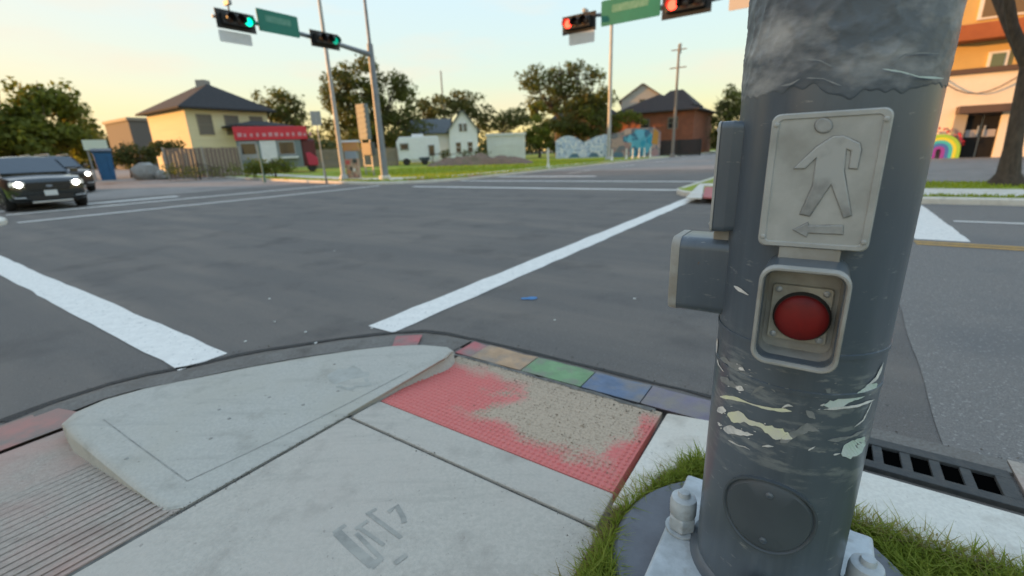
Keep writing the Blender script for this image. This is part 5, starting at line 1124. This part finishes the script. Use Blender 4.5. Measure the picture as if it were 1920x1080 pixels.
# corner pilaster and swagged cable
fb(v0 + .35, v0 - .25, 0.0, zA, 0.16, 0.0).build('pilaster', mat('pale_stucco', (0.58, 0.54, 0.46), .85), cr)
b = MB(); sw = []
for x in range(0, 25):
    f = x / 24; vv = v0 - .2 - f * 9.5; sw.append(L(P(UB - 0.22, vv, zA - .25 - 0.85 * abs(math.sin(f * math.pi * 3)))))
b.tube(sw, 0.03, 5); b.build('cable_swag', brown, cr)
# rainbow flower arch
ra_v, _ = fz(1757, 280); ra = thing('rainbow_arch', 'small rainbow coloured arch with red flowers beside the entrance', 'arch', P(UB - 0.5, ra_v, 0.136)); L = local(ra)
zr = fz(1757, 252)[1] - 0.14
for k, (nm, c) in enumerate((('green', (0.30, 0.55, 0.06)), ('yellow', (0.62, 0.62, 0.05)), ('cyan', (0.05, 0.45, 0.50)), ('blue', (0.05, 0.15, 0.5)), ('purple', (0.25, 0.05, 0.35)))):
    R1 = 0.85 - k * 0.15; R0 = R1 - 0.145; hz = zr - 0.85; pts = []
    for i in range(13): a = math.pi * i / 12; pts.append((R1 * math.cos(a), hz + R1 * math.sin(a)))
    inner = [(R0 * math.cos(math.pi * i / 12), hz + R0 * math.sin(math.pi * i / 12)) for i in range(12, -1, -1)]
    pts = [(R1, 0)] + pts + [(-R1, 0), (-R0, 0)] + inner + [(R0, 0)]
    MB().prism([Vector((0, 0, z)) + VV * x - UV * 0.0 for x, z in pts], [Vector((0, 0, z)) + VV * x + UV * 0.3 for x, z in pts]).build('arch_band', mat('rainbow_' + nm, c, .6), ra)
b = MB()
for k in range(60):
    a = rnd.uniform(.2, 2.9); q = VV * (math.cos(a) * .9) + Z * (zr - .85 + math.sin(a) * .95 + rnd.uniform(0, .25)) + UV * rnd.uniform(-.1, .3); s_ = .09
    b.add([q + Vector((rnd.uniform(-s_, s_), rnd.uniform(-s_, s_), rnd.uniform(-s_, s_))) for _ in range(4)], [(0, 1, 2), (0, 2, 3), (0, 1, 3), (1, 2, 3)])
b.build('red_flowers', mat('flower_red', (0.40, 0.02, 0.06), .6), ra)

# ---- unseen building added left of the frame to keep the crossing in evening shade
ob = thing('sun_block_building', 'long brick building added beyond the left edge to block the low sun', 'building', P(-4, 27, 0.13)); L = local(ob)
wallbox(L, P(-26, 27), UV, VV, 22, 26, 0.0, 8.6).build('wall', brick, ob)
wallbox(L, P(-26.2, 26.8), UV, VV, 22.4, 26.4, 8.6, 9.2).build('parapet', concrete_pale, ob)
for k in range(5):
    window(L, ob, P(-24 + k * 4.4, 27, 5.8), -VV, 1.6, 1.8, tw); window(L, ob, P(-24 + k * 4.4, 27, 2.2), -VV, 2.4, 2.2, tw)
for k in range(6): window(L, ob, P(-4, 29 + k * 4.2, 5.8 ), UV, 1.6, 1.8, tw)

# ================================================================== TREES
def limb(b, p0, p1, r0, r1, n=6, bend=0.3, seg=4):
    p0 = Vector(p0); p1 = Vector(p1); o = Vector((rnd.uniform(-1, 1), rnd.uniform(-1, 1), 0)) * bend
    b.tube([p0.lerp(p1, i / seg) + o * math.sin(math.pi * i / seg) for i in range(seg + 1)], [r0 + (r1 - r0) * i / seg for i in range(seg + 1)], n)
def leaves(clumps, n, size, seed):
    """n leaf-spray quads scattered through the clumps' volumes"""
    rs = np.random.RandomState(seed); w = np.array([c[1][0] * c[1][1] * c[1][2] for c in clumps]) ** 0.75; w /= w.sum()
    idx = rs.choice(len(clumps), n, p=w)
    C = np.array([list(c[0]) for c in clumps])[idx]; R = np.array([list(c[1]) for c in clumps])[idx]
    d = rs.normal(size=(n, 3)); d /= np.linalg.norm(d, axis=1)[:, None]; rad = rs.uniform(0.35, 1, n) ** 0.45
    rough = 1 + 0.28 * np.sin(d[:, 0] * 7 + idx) * np.cos(d[:, 2] * 6 + idx * 2) + rs.normal(0, .09, n)
    pos = C + d * R * (rad * rough)[:, None]
    nrm = d * 1.1 + np.array([0, 0, .35]) + rs.normal(size=(n, 3)) * 0.7; nrm /= np.linalg.norm(nrm, axis=1)[:, None]
    a = np.cross(nrm, rs.normal(size=(n, 3))); a /= np.linalg.norm(a, axis=1)[:, None]; bb = np.cross(nrm, a)
    s = size * rs.uniform(0.55, 1.3, n)[:, None]
    q = np.stack([pos - a * s * .5, pos + bb * s * .28 + a * s * .05, pos + a * s * .55, pos - bb * s * .28 - a * s * .05], 1).reshape(-1, 3)
    b = MB(); b.v = [tuple(x) for x in q]; b.f = [(4 * i, 4 * i + 1, 4 * i + 2, 4 * i + 3) for i in range(n)]
    return b
def tree(name, label, px, r, boxes, m, n=6000, size=0.45, trunk=0.3, seed=1, cat='tree', dens=None, group=None, mats2=None):
    """boxes: crown outline as pixel ellipses (cx, cy, rx, ry) at distance r; depth follows width"""
    p = at(px, r); t = thing(name, label, cat, p, group=group)
    d = ray(px, horizon(px)); d.z = 0; d.normalize(); s = Vector((d.y, -d.x, 0)); rsd = random.Random(seed)
    cl = []; cents = []
    for (cx, cy, rx, ry) in boxes:
        rx *= 1.16; ry *= 1.14
        q = at(cx, r); zc = zat(cx, cy, r); k = r / FPX * (1 + ((cx - 960) / FPX) ** 2) ** .5 * 0.97
        kx = r / FPX / (1 + ((cx - 960) / FPX) ** 2) ** .5 * 1.03
        c = Vector((q.x, q.y, zc)) + d * rsd.uniform(-.25, .25) * rx * kx
        RX, RZ = rx * kx, ry * k
        cents.append((c, RX, RZ))
        m_ = max(5, int(RX * RZ * 2.4)); m_ = min(m_, 26)
        for _ in range(m_):
            v = Vector((rsd.gauss(0, 1), rsd.gauss(0, 1), rsd.gauss(0, 1))).normalized() * rsd.uniform(.35, .78)
            cc = c + s * v.x * RX + d * v.y * RX * .9 + Z * v.z * RZ; f = rsd.uniform(.18, .36)
            cl.append((cc - p, (max(.5, RX * f), max(.5, RX * f), max(.4, min(RZ, RX) * f * .8))))
    n = int(n * 0.55); leaves(cl, n, size, seed).build('crown', m, t, fix=False)
    if mats2:
        leaves([c for i, c in enumerate(cl) if i % 3 == 0], n // 3, size, seed + 50).build('crown', mats2, t, fix=False)
    b = MB(); cz = sum(c[0].z for c in cents) / len(cents); zf = max(1.2, (min(c[0].z - c[2] for c in cents) - p.z) * 1.0 + 0.6)
    fork = Vector((0, 0, zf)); limb(b, (0, 0, -.2), fork, trunk * 1.2, trunk * .85, 10, .1)
    for c, RX, RZ in cents:
        e = c - p; limb(b, fork - Z * .2, e, trunk * .6, trunk * .2, 7, .4)
        for _ in range(5):
            v = Vector((rsd.gauss(0, 1), rsd.gauss(0, 1), abs(rsd.gauss(0, 1)))).normalized(); limb(b, e.lerp(fork, rsd.uniform(0, .4)), e + s * v.x * RX * .8 + d * v.y * RX * .8 + Z * v.z * RZ * .8, trunk * .2, trunk * .05, 5, .3)
    b.build('trunk', bark, t, smooth=True)
    return t
G = 'trees along the horizon'
tree('broadleaf_tree', 'big rounded green tree at the left edge behind the cars', 60, 52, [(55, 240, 62, 48), (130, 238, 54, 42), (5, 245, 55, 52), (165, 258, 36, 34), (110, 205, 44, 26), (110, 272, 66, 26), (20, 272, 56, 34)], L_mid, 13000, 0.42, .35, 1, group=G, mats2=L_lit)
tree('broadleaf_tree', 'dark tree behind the right end of the yellow house', 545, 74, [(540, 200, 42, 26), (565, 222, 30, 34), (510, 198, 26, 20), (555, 245, 40, 25)], L_dark, 4500, 0.5, .3, 2, group=G, mats2=L_mid)
tree('broadleaf_tree', 'tall spreading tree behind the far left signal mast', 712, 62, [(655, 172, 40, 42), (700, 150, 42, 30), (745, 180, 46, 48), (690, 210, 60, 40), (640, 215, 28, 40), (772, 225, 32, 40), (660, 145, 30, 20), (735, 245, 60, 35), (665, 255, 50, 30)], L_dark, 16000, 0.45, .4, 3, group=G, mats2=L_mid)
tree('broadleaf_tree', 'low dark trees rising over the white house roof', 850, 88, [(840, 200, 45, 26), (880, 198, 36, 24), (800, 215, 30, 24), (862, 182, 20, 14), (905, 215, 26, 18)], L_dark, 6000, 0.6, .3, 4, group=G)
tree('broadleaf_tree', 'dark tree behind the white garage', 945, 90, [(945, 225, 44, 20), (915, 232, 30, 16), (975, 222, 30, 24)], L_dark, 3600, 0.6, .3, 5, group=G)
tree('broadleaf_tree', 'tall airy tree in the middle behind the blue white mural', 1060, 72, [(1000, 150, 34, 26), (1050, 150, 40, 34), (1085, 135, 26, 22), (1110, 170, 38, 40), (1030, 185, 50, 30), (1090, 200, 50, 30), (1140, 185, 18, 22)], L_dark, 9000, 0.5, .42, 6, group=G, mats2=L_mid)
tree('leafy_bush', 'bright yellow green shrub tree left of the patterned mural', 1012, 68, [(1008, 205, 20, 26), (1015, 245, 25, 32), (1002, 268, 20, 22), (1020, 275, 18, 16)], L_mid, 3800, 0.42, .2, 7, 'tree', mats2=L_lit)
tree('leafy_hedge', 'thick dark vine covered thicket right behind the patterned mural', 1085, 70, [(1060, 235, 40, 34), (1100, 235, 42, 36), (1130, 245, 24, 36), (1045, 262, 24, 24), (1090, 265, 40, 22)], L_dark, 8000, 0.42, .2, 8, 'thicket', mats2=L_mid)
tree('broadleaf_tree', 'dark green tree beyond the brick house at the near pole', 1366, 80, [(1365, 200, 34, 30), (1350, 235, 24, 34), (1390, 230, 34, 40), (1345, 265, 24, 24), (1385, 270, 34, 20)], L_dark, 5500, 0.5, .3, 9, group=G, mats2=L_mid)
tree('leafy_bush', 'green vine growth covering the left end of the brick house', 1175, 69, [(1172, 225, 24, 20), (1200, 222, 22, 10), (1160, 240, 16, 18)], L_mid, 2200, 0.36, .15, 10, 'bush')
tree('leafy_bush', 'dark rounded bush between the boulders and the dumpster', 240, 50, [(232, 292, 18, 16), (255, 285, 22, 18), (295, 283, 30, 11), (330, 278, 22, 8), (275, 298, 18, 12), (240, 305, 14, 10)], L_dark, 4600, 0.26, .06, 11, 'bush')
tree('leafy_bush', 'low green bush on the grass before the red food truck', 510, 35, [(500, 309, 30, 9), (528, 311, 24, 8), (478, 314, 18, 6)], L_mid, 2200, 0.22, .06, 12, 'bush')
tree('leafy_bush', 'scrubby weeds along the foot of the brown board fence', 370, 39, [(345, 322, 30, 3), (390, 322, 36, 3), (430, 320, 24, 4), (318, 318, 12, 5)], L_mid, 1500, 0.14, .04, 13, 'bush')
tree('leafy_bush', 'dark low hedge at the foot of the white motorhome', 812, 47, [(835, 288, 9, 5), (905, 286, 12, 6), (868, 290, 12, 3)], L_dark, 700, 0.25, .04, 14, 'bush')
# wooded belt closing the view far behind the houses
cl = []
for k in range(260):
    px = rnd.uniform(-60, 1420); r_ = rnd.uniform(112, 135); q = at(px, r_); hgt = 5.0 + 3.0 * mnoise.noise(Vector((px * .02, 0, 0))) + rnd.uniform(-1, 1)
    cl.append((q + Z * hgt * .55, (rnd.uniform(2.5, 4.5), rnd.uniform(2.5, 4.5), hgt * .62)))
wb = leaves(cl, 26000, 1.0, 91).build('far_woods', L_dark, fix=False)
tag(wb, 'dark mass of distant trees closing the view behind the houses', 'woods', kind='stuff')
# street tree on the right verge: trunk in view, crown above the frame
tp = hitz(1886, 346, 0.13); tt = thing('street_tree', 'thick grey brown tree trunk on the grass strip at right edge', 'tree', tp)
b = MB(); sR = Vector((math.cos(.6), -math.sin(.6), 0))
top = Vector((hitu(1930, 110, tp.dot(UV)) - tp)); top.z = zat(1930, 110, math.hypot(tp.x, tp.y)) - tp.z
b.tube([(0, 0, -.15), (0, 0, 0.05), tuple(top * .06 + Z * .1), tuple(top * .3), tuple(top * .65), tuple(top)], [0.42, 0.34, 0.21, 0.16, 0.145, 0.13], 14)
fk = top.copy()
for k, e in enumerate((Vector((-1.6, -.6, 3.2)), Vector((1.5, .8, 3.4)), Vector((.2, -1.5, 3.6)), Vector((2.6, -.4, 2.2)), Vector((-.4, 1.8, 3.2)))): limb(b, fk - Z * .15, fk + e, .12, .04, 8, .4)
b.build('trunk', bark, tt, smooth=True)
cl = [(fk + Vector((rnd.gauss(0, 1.5), rnd.gauss(0, 1.5), 3.9 + rnd.uniform(-.6, 1.6))), (1.0, 1.0, .7)) for _ in range(26)]
leaves(cl, 6000, .25, 77).build('crown', L_mid, tt, fix=False)
# tufts so that far lawns read as grass
def far_tufts(rs):
    v = 15.7 + 14 * rs.rand() ** 1.4; u = 15.6 + 34 * rs.rand() ** 1.3
    if 16.4 < v < 17.8 and u > 19: return None
    if (u - 19) < 0 and (v - 19.2) < 0 and (u - 19) ** 2 + (v - 19.2) ** 2 > 3.5 ** 2: return None
    if v > 18 and 16.0 < u < 18.9 + (v - 20) * .1: return None
    return P(u, v, T(v) + 0.12)
g = blades('lawn_grass', 16000, far_tufts, L_lawn, 0.05, 0.16, 0.05, seed=8, spread=.9); tag(g, 'uneven green grass on the far left lot', 'grass', kind='stuff')
def strip_tufts(rs):
    if rs.rand() < .3: u = rs.uniform(12.38, 12.62)
    else: u = rs.uniform(14.4, 16.3)
    return P(u, rs.uniform(-9, 0.6), 0.125)
g = blades('verge_grass', 5000, strip_tufts, L_lawn, 0.03, 0.09, 0.03, seed=9, spread=.9); tag(g, 'grass strips along the far right pavement', 'grass', kind='stuff')

# ================================================================== CARS
def suv(label, paint, loc, heading, lamps):
    t = thing('sport_utility_vehicle', label, 'car', loc, math.atan2(heading.y, heading.x), 'cars waiting on the left street')
    def ring(x, w, z0, z1, sh=.06):    # cross-section loop
        half = [(0, z0), (w * .80, z0), (w * .95, z0 + .07), (w, z0 + .2), (w, z1 - .26), (w * .985, z1 - .12), (w * .93, z1 - sh * .4), (w * .6, z1), (0, z1 + .015)]
        return [Vector((x, y, z)) for y, z in half] + [Vector((x, -y, z)) for y, z in half[-2:0:-1]]
    st = [(2.50, .66, .44, .90), (2.46, .80, .36, .99), (2.36, .90, .30, 1.04), (2.1, .965, .27, 1.09), (1.6, .99, .26, 1.14), (1.15, 1.0, .26, 1.18), (.3, 1.0, .26, 1.20), (-1.2, 1.0, .26, 1.21), (-2.1, .98, .28, 1.22), (-2.42, .92, .36, 1.18), (-2.5, .82, .42, 1.1)]
    body = MB().loft([ring(*a) for a in st]).build('body', paint, t, smooth=True)
    def ring2(x, wb, wt, zb, zt):
        half = [(0, zb), (wb, zb), (wb * .55 + wt * .45, zb * .5 + zt * .5), (wt, zt - .09), (wt * .93, zt - .02), (wt * .5, zt + .012), (0, zt + .018)]
        return [Vector((x, y, z)) for y, z in half] + [Vector((x, -y, z)) for y, z in half[-2:0:-1]]
    MB().loft([ring2(1.30, .90, .89, 1.12, 1.18), ring2(.95, .92, .83, 1.14, 1.42), ring2(.45, .93, .76, 1.15, 1.72), ring2(.1, .93, .755, 1.15, 1.765), ring2(-1.0, .93, .755, 1.15, 1.775), ring2(-1.9, .92, .74, 1.15, 1.74), ring2(-2.2, .91, .72, 1.15, 1.64), ring2(-2.45, .88, .80, 1.12, 1.25)]).build('cabin', paint, t, smooth=True)
    gl = mat('car_glass', (0.03, 0.045, 0.06), 0.06, spec=0.9)
    ws = [Vector((1.275, .82, 1.205)), Vector((1.305, 0, 1.21)), Vector((1.275, -.82, 1.205)), Vector((.49, -.70, 1.705)), Vector((.465, 0, 1.735)), Vector((.49, .70, 1.705))]
    MB().add([q + Vector((.03, 0, .022)) for q in ws] + [q + Vector((.0, 0, .0)) for q in ws], [(0, 1, 4, 5), (1, 2, 3, 4), (6, 7, 1, 0), (7, 8, 2, 1), (9, 10, 4, 3), (10, 11, 5, 4), (6, 0, 5, 11), (2, 8, 9, 3)]).build('windscreen', gl, t)
    for sy in (1, -1):
        for x0, x1, x2, x3 in ((.95, -.05, -.05, .52), (-.13, -1.02, -1.02, -.13), (-1.10, -2.0, -1.85, -1.10)):
            q = [Vector((x0, sy * .925, 1.24)), Vector((x1, sy * .935, 1.24)), Vector((x2, sy * .795, 1.64)), Vector((x3, sy * .795, 1.64))]
            MB().prism(q, [p_ + Vector((0, sy * .018, .006)) for p_ in q]).build('side_window', gl, t)
        mi = MB().box((.98, sy * 1.08, 1.26), (.14, .20, .16)).build('mirror', paint, t, bevel=.03)
        MB().tube([(.25, sy * .70, 1.80), (.1, sy * .70, 1.835), (-1.6, sy * .69, 1.835), (-1.75, sy * .69, 1.78)], .022, 6).build('roof_rail', mat('rail_silver', (.5, .5, .5), .35, .8), t)
        hl = MB().prism([Vector((x, sy * y, z)) for x, y, z in ((2.475, .55, .93), (2.40, .86, .95), (2.40, .88, .82), (2.465, .58, .80))], [Vector((x, sy * y, z)) for x, y, z in ((2.535, .54, .93), (2.44, .90, .95), (2.44, .91, .82), (2.535, .57, .80))]).build('headlight', mat('lamp_lens', (.5, .5, .48), .15), t, bevel=.008)
        MB().lathe([(.085, 0), (.08, .02), (.02, .035)], (2.515, sy * .69, .87), 14, (1, 0, 0)).build('lamp_bulb', lamps, hl, smooth=True)
        MB().prism([Vector((2.44, sy * .62, .47)), Vector((2.38, sy * .86, .47)), Vector((2.38, sy * .86, .60)), Vector((2.44, sy * .62, .58))], [Vector((2.50, sy * .62, .47)), Vector((2.42, sy * .88, .47)), Vector((2.42, sy * .88, .60)), Vector((2.50, sy * .62, .58))]).build('fog_pocket', black, t)
        MB().tube([(2.49, sy * .60, .45), (2.43, sy * .86, .46), (2.42, sy * .9, .56)], .02, 6).build('bumper_trim', MATS['rail_silver'], t)
        MB().prism([Vector((-2.44, sy * .62, .92)), Vector((-2.36, sy * .93, .92)), Vector((-2.36, sy * .92, 1.1)), Vector((-2.44, sy * .62, 1.1))], [Vector((-2.53, sy * .62, .92)), Vector((-2.42, sy * .96, .92)), Vector((-2.42, sy * .95, 1.1)), Vector((-2.53, sy * .62, 1.1))]).build('tail_light', mat('tail_red', (.25, .01, .01), .3), t)
        for x in (1.52, -1.48):
            wh = MB().lathe([(.24, -.11), (.36, -.115), (.385, -.08), (.385, .08), (.36, .115), (.24, .11)], (x, sy * .90, .385), 28, (0, 1, 0)).build('tyre', mat('tyre', (.018, .018, .018), .85), t, smooth=True)
            MB().lathe([(.235, .085), (.24, .112), (.10, .10), (.05, .118)], (x, sy * .90, .385), 20, (0, sy, 0)).build('rim', mat('rim_silver', (.4, .4, .41), .35, .8), wh)
            b = MB(); n = 14
            for k in range(n + 1):
                a = math.pi * k / n
                for rr, yy in ((.46, .985), (.46, 1.012), (.40, 1.012), (.40, .985)): b.v.append((x + rr * math.cos(a), sy * yy, .385 + rr * math.sin(a)))
            for k in range(n):
                for j in range(4): b.f.append((4 * k + j, 4 * k + (j + 1) % 4, 4 * k + 4 + (j + 1) % 4, 4 * k + 4 + j))
            b.build('wheel_arch', black, t)
    gr = MB().prism([Vector((2.47, y, z)) for y, z in ((-.56, .92), (.56, .92), (.60, .84), (.50, .68), (-.50, .68), (-.60, .84))], [Vector((2.535, y, z)) for y, z in ((-.54, .92), (.54, .92), (.58, .84), (.48, .68), (-.48, .68), (-.58, .84))]).build('grille', black, t, bevel=.008)
    for z in (.74, .80, .86): MB().box((2.54, 0, z), (.012, 1.02, .014)).build('grille_bar', mat('grille_trim', (.06, .06, .06), .3, .5), gr)
    e = MB(); n = 16; e.prism([Vector((2.545, .085 * math.cos(2 * math.pi * k / n), .80 + .036 * math.sin(2 * math.pi * k / n))) for k in range(n)], [Vector((2.56, .085 * math.cos(2 * math.pi * k / n), .80 + .036 * math.sin(2 * math.pi * k / n))) for k in range(n)]); e.build('badge', mat('badge', (.25, .3, .4), .3, .6), gr)
    MB().prism([Vector((2.44, y, z)) for y, z in ((-.55, .52), (.55, .52), (.48, .36), (-.48, .36))], [Vector((2.52, y, z)) for y, z in ((-.55, .52), (.55, .52), (.48, .36), (-.48, .36))]).build('lower_intake', black, t)
    MB().box((2.53, 0.0, .575), (.02, .32, .17)).build('licence_plate', mat('plate_white', (.6, .61, .6), .5), t, bevel=.004)
    MB().box((2.47, 0, .30), (.14, 1.0, .06)).build('skid_plate', MATS['rail_silver'], t, bevel=.015)
    MB().box((0, 0, .27), (3.6, 1.7, .12)).build('underbody', black, t)
    return t
paint1 = mat('car_paint_grey', (0.03, 0.035, 0.036), 0.22, 0.5, coat=1.0)
paint2 = mat('car_paint_dark', (0.05, 0.035, 0.03), 0.3, 0.4, coat=1.0)
lamp_on = emis('headlamp_lit', (1.0, 0.97, 0.88), 4.0)
c1 = (hitz(10, 401, 0) + hitz(152, 386, 0)) / 2
print('CAR', c1.dot(UV), c1.dot(VV))
suv('dark grey sport utility car with lit headlights waiting at the left edge', paint1, P(c1.dot(UV) + .12, c1.dot(VV) + 1.75, 0), -VV, lamp_on)
c2 = at(98, 33)
print('CAR2', c2.dot(UV), c2.dot(VV))
suv('dark car partly hidden behind the grey sport utility car', paint2, P(c2.dot(UV), c2.dot(VV), T(c2.dot(VV))), -VV, lamp_on)

# ================================================================== GRIT AND CRUMBS
def grit(name, n, fn, m, s0, s1, seed, label):
    rs = np.random.RandomState(seed); b = MB()
    for _ in range(n):
        q = fn(rs)
        if q is None: continue
        s_ = s0 * (s1 / s0) ** (rs.rand() ** 2.2); o = Vector(q)
        b.add([o + Vector((rs.uniform(-1, 1) * s_, rs.uniform(-1, 1) * s_, -s_ * .2)) for _ in range(3)] + [o + Vector((rs.uniform(-.4, .4) * s_, rs.uniform(-.4, .4) * s_, s_ * rs.uniform(.4, .8)))], [(0, 1, 3), (1, 2, 3), (2, 0, 3)])
    return tag(b.build(name, m, fix=False), label, 'grit', kind='stuff')
def gutter_spot(rs):
    r_ = rs.rand()
    if r_ < .45:
        i = rs.randint(0, len(arcp) - 1); t = rs.rand(); u = arcp[i][0] + (arcp[i + 1][0] - arcp[i][0]) * t; v = arcp[i][1] + (arcp[i + 1][1] - arcp[i][1]) * t
        k = abs(rs.normal(0, .05)); return P(u + k * .6, v + k * .8, 0.006)
    if r_ < .75: return P(2.37 + abs(rs.normal(0, .05)), rs.uniform(-1.2, 2.0), 0.006)
    return K(rs.uniform(1.98, 2.1), rs.uniform(.55, 1.95), 0.040)
grit('gutter_grit', 1500, gutter_spot, leafmat('grit', (0.10, 0.085, 0.07), (0.34, 0.31, 0.26)), 0.002, 0.009, 31, 'loose brown grit gathered along the kerb and gutter')
def pad_spot(rs):
    u = rs.uniform(1.5, 2.08); v = rs.normal(0.95, .28)
    if not .55 < v < 1.85: return None
    return K(u, v, padz(u) + 0.004)
grit('pad_dirt', 1300, pad_spot, leafmat('pad_crumbs', (0.20, 0.155, 0.11), (0.50, 0.41, 0.31)), 0.002, 0.007, 32, 'crumbs of sandy dirt lying on the red warning pad')
def slab_spot(rs):
    if rs.rand() < .5: return K(rs.uniform(0.4, 1.23), 1.93 + rs.normal(0, .012), ZL + .001)
    if rs.rand() < .5: return K(1.229 + rs.normal(0, .010), rs.uniform(.5, 1.92), ZL + .001)
    return K(rs.uniform(0.3, 1.22), 0.52 + abs(rs.normal(0, .05)), ZL + .001)
grit('slab_dirt', 900, slab_spot, MATS['grit'], 0.0015, 0.005, 33, 'fine dirt crumbs along the joints of the landing slab')
def road_spot(rs):
    return P(rs.uniform(2.5, 7), rs.uniform(-2.5, 7), 0.005)
grit('road_grit', 1100, road_spot, leafmat('road_chips', (0.20, 0.19, 0.18), (0.5, 0.49, 0.46)), 0.002, 0.006, 34, 'scattered pale stone chips lying on the near asphalt')
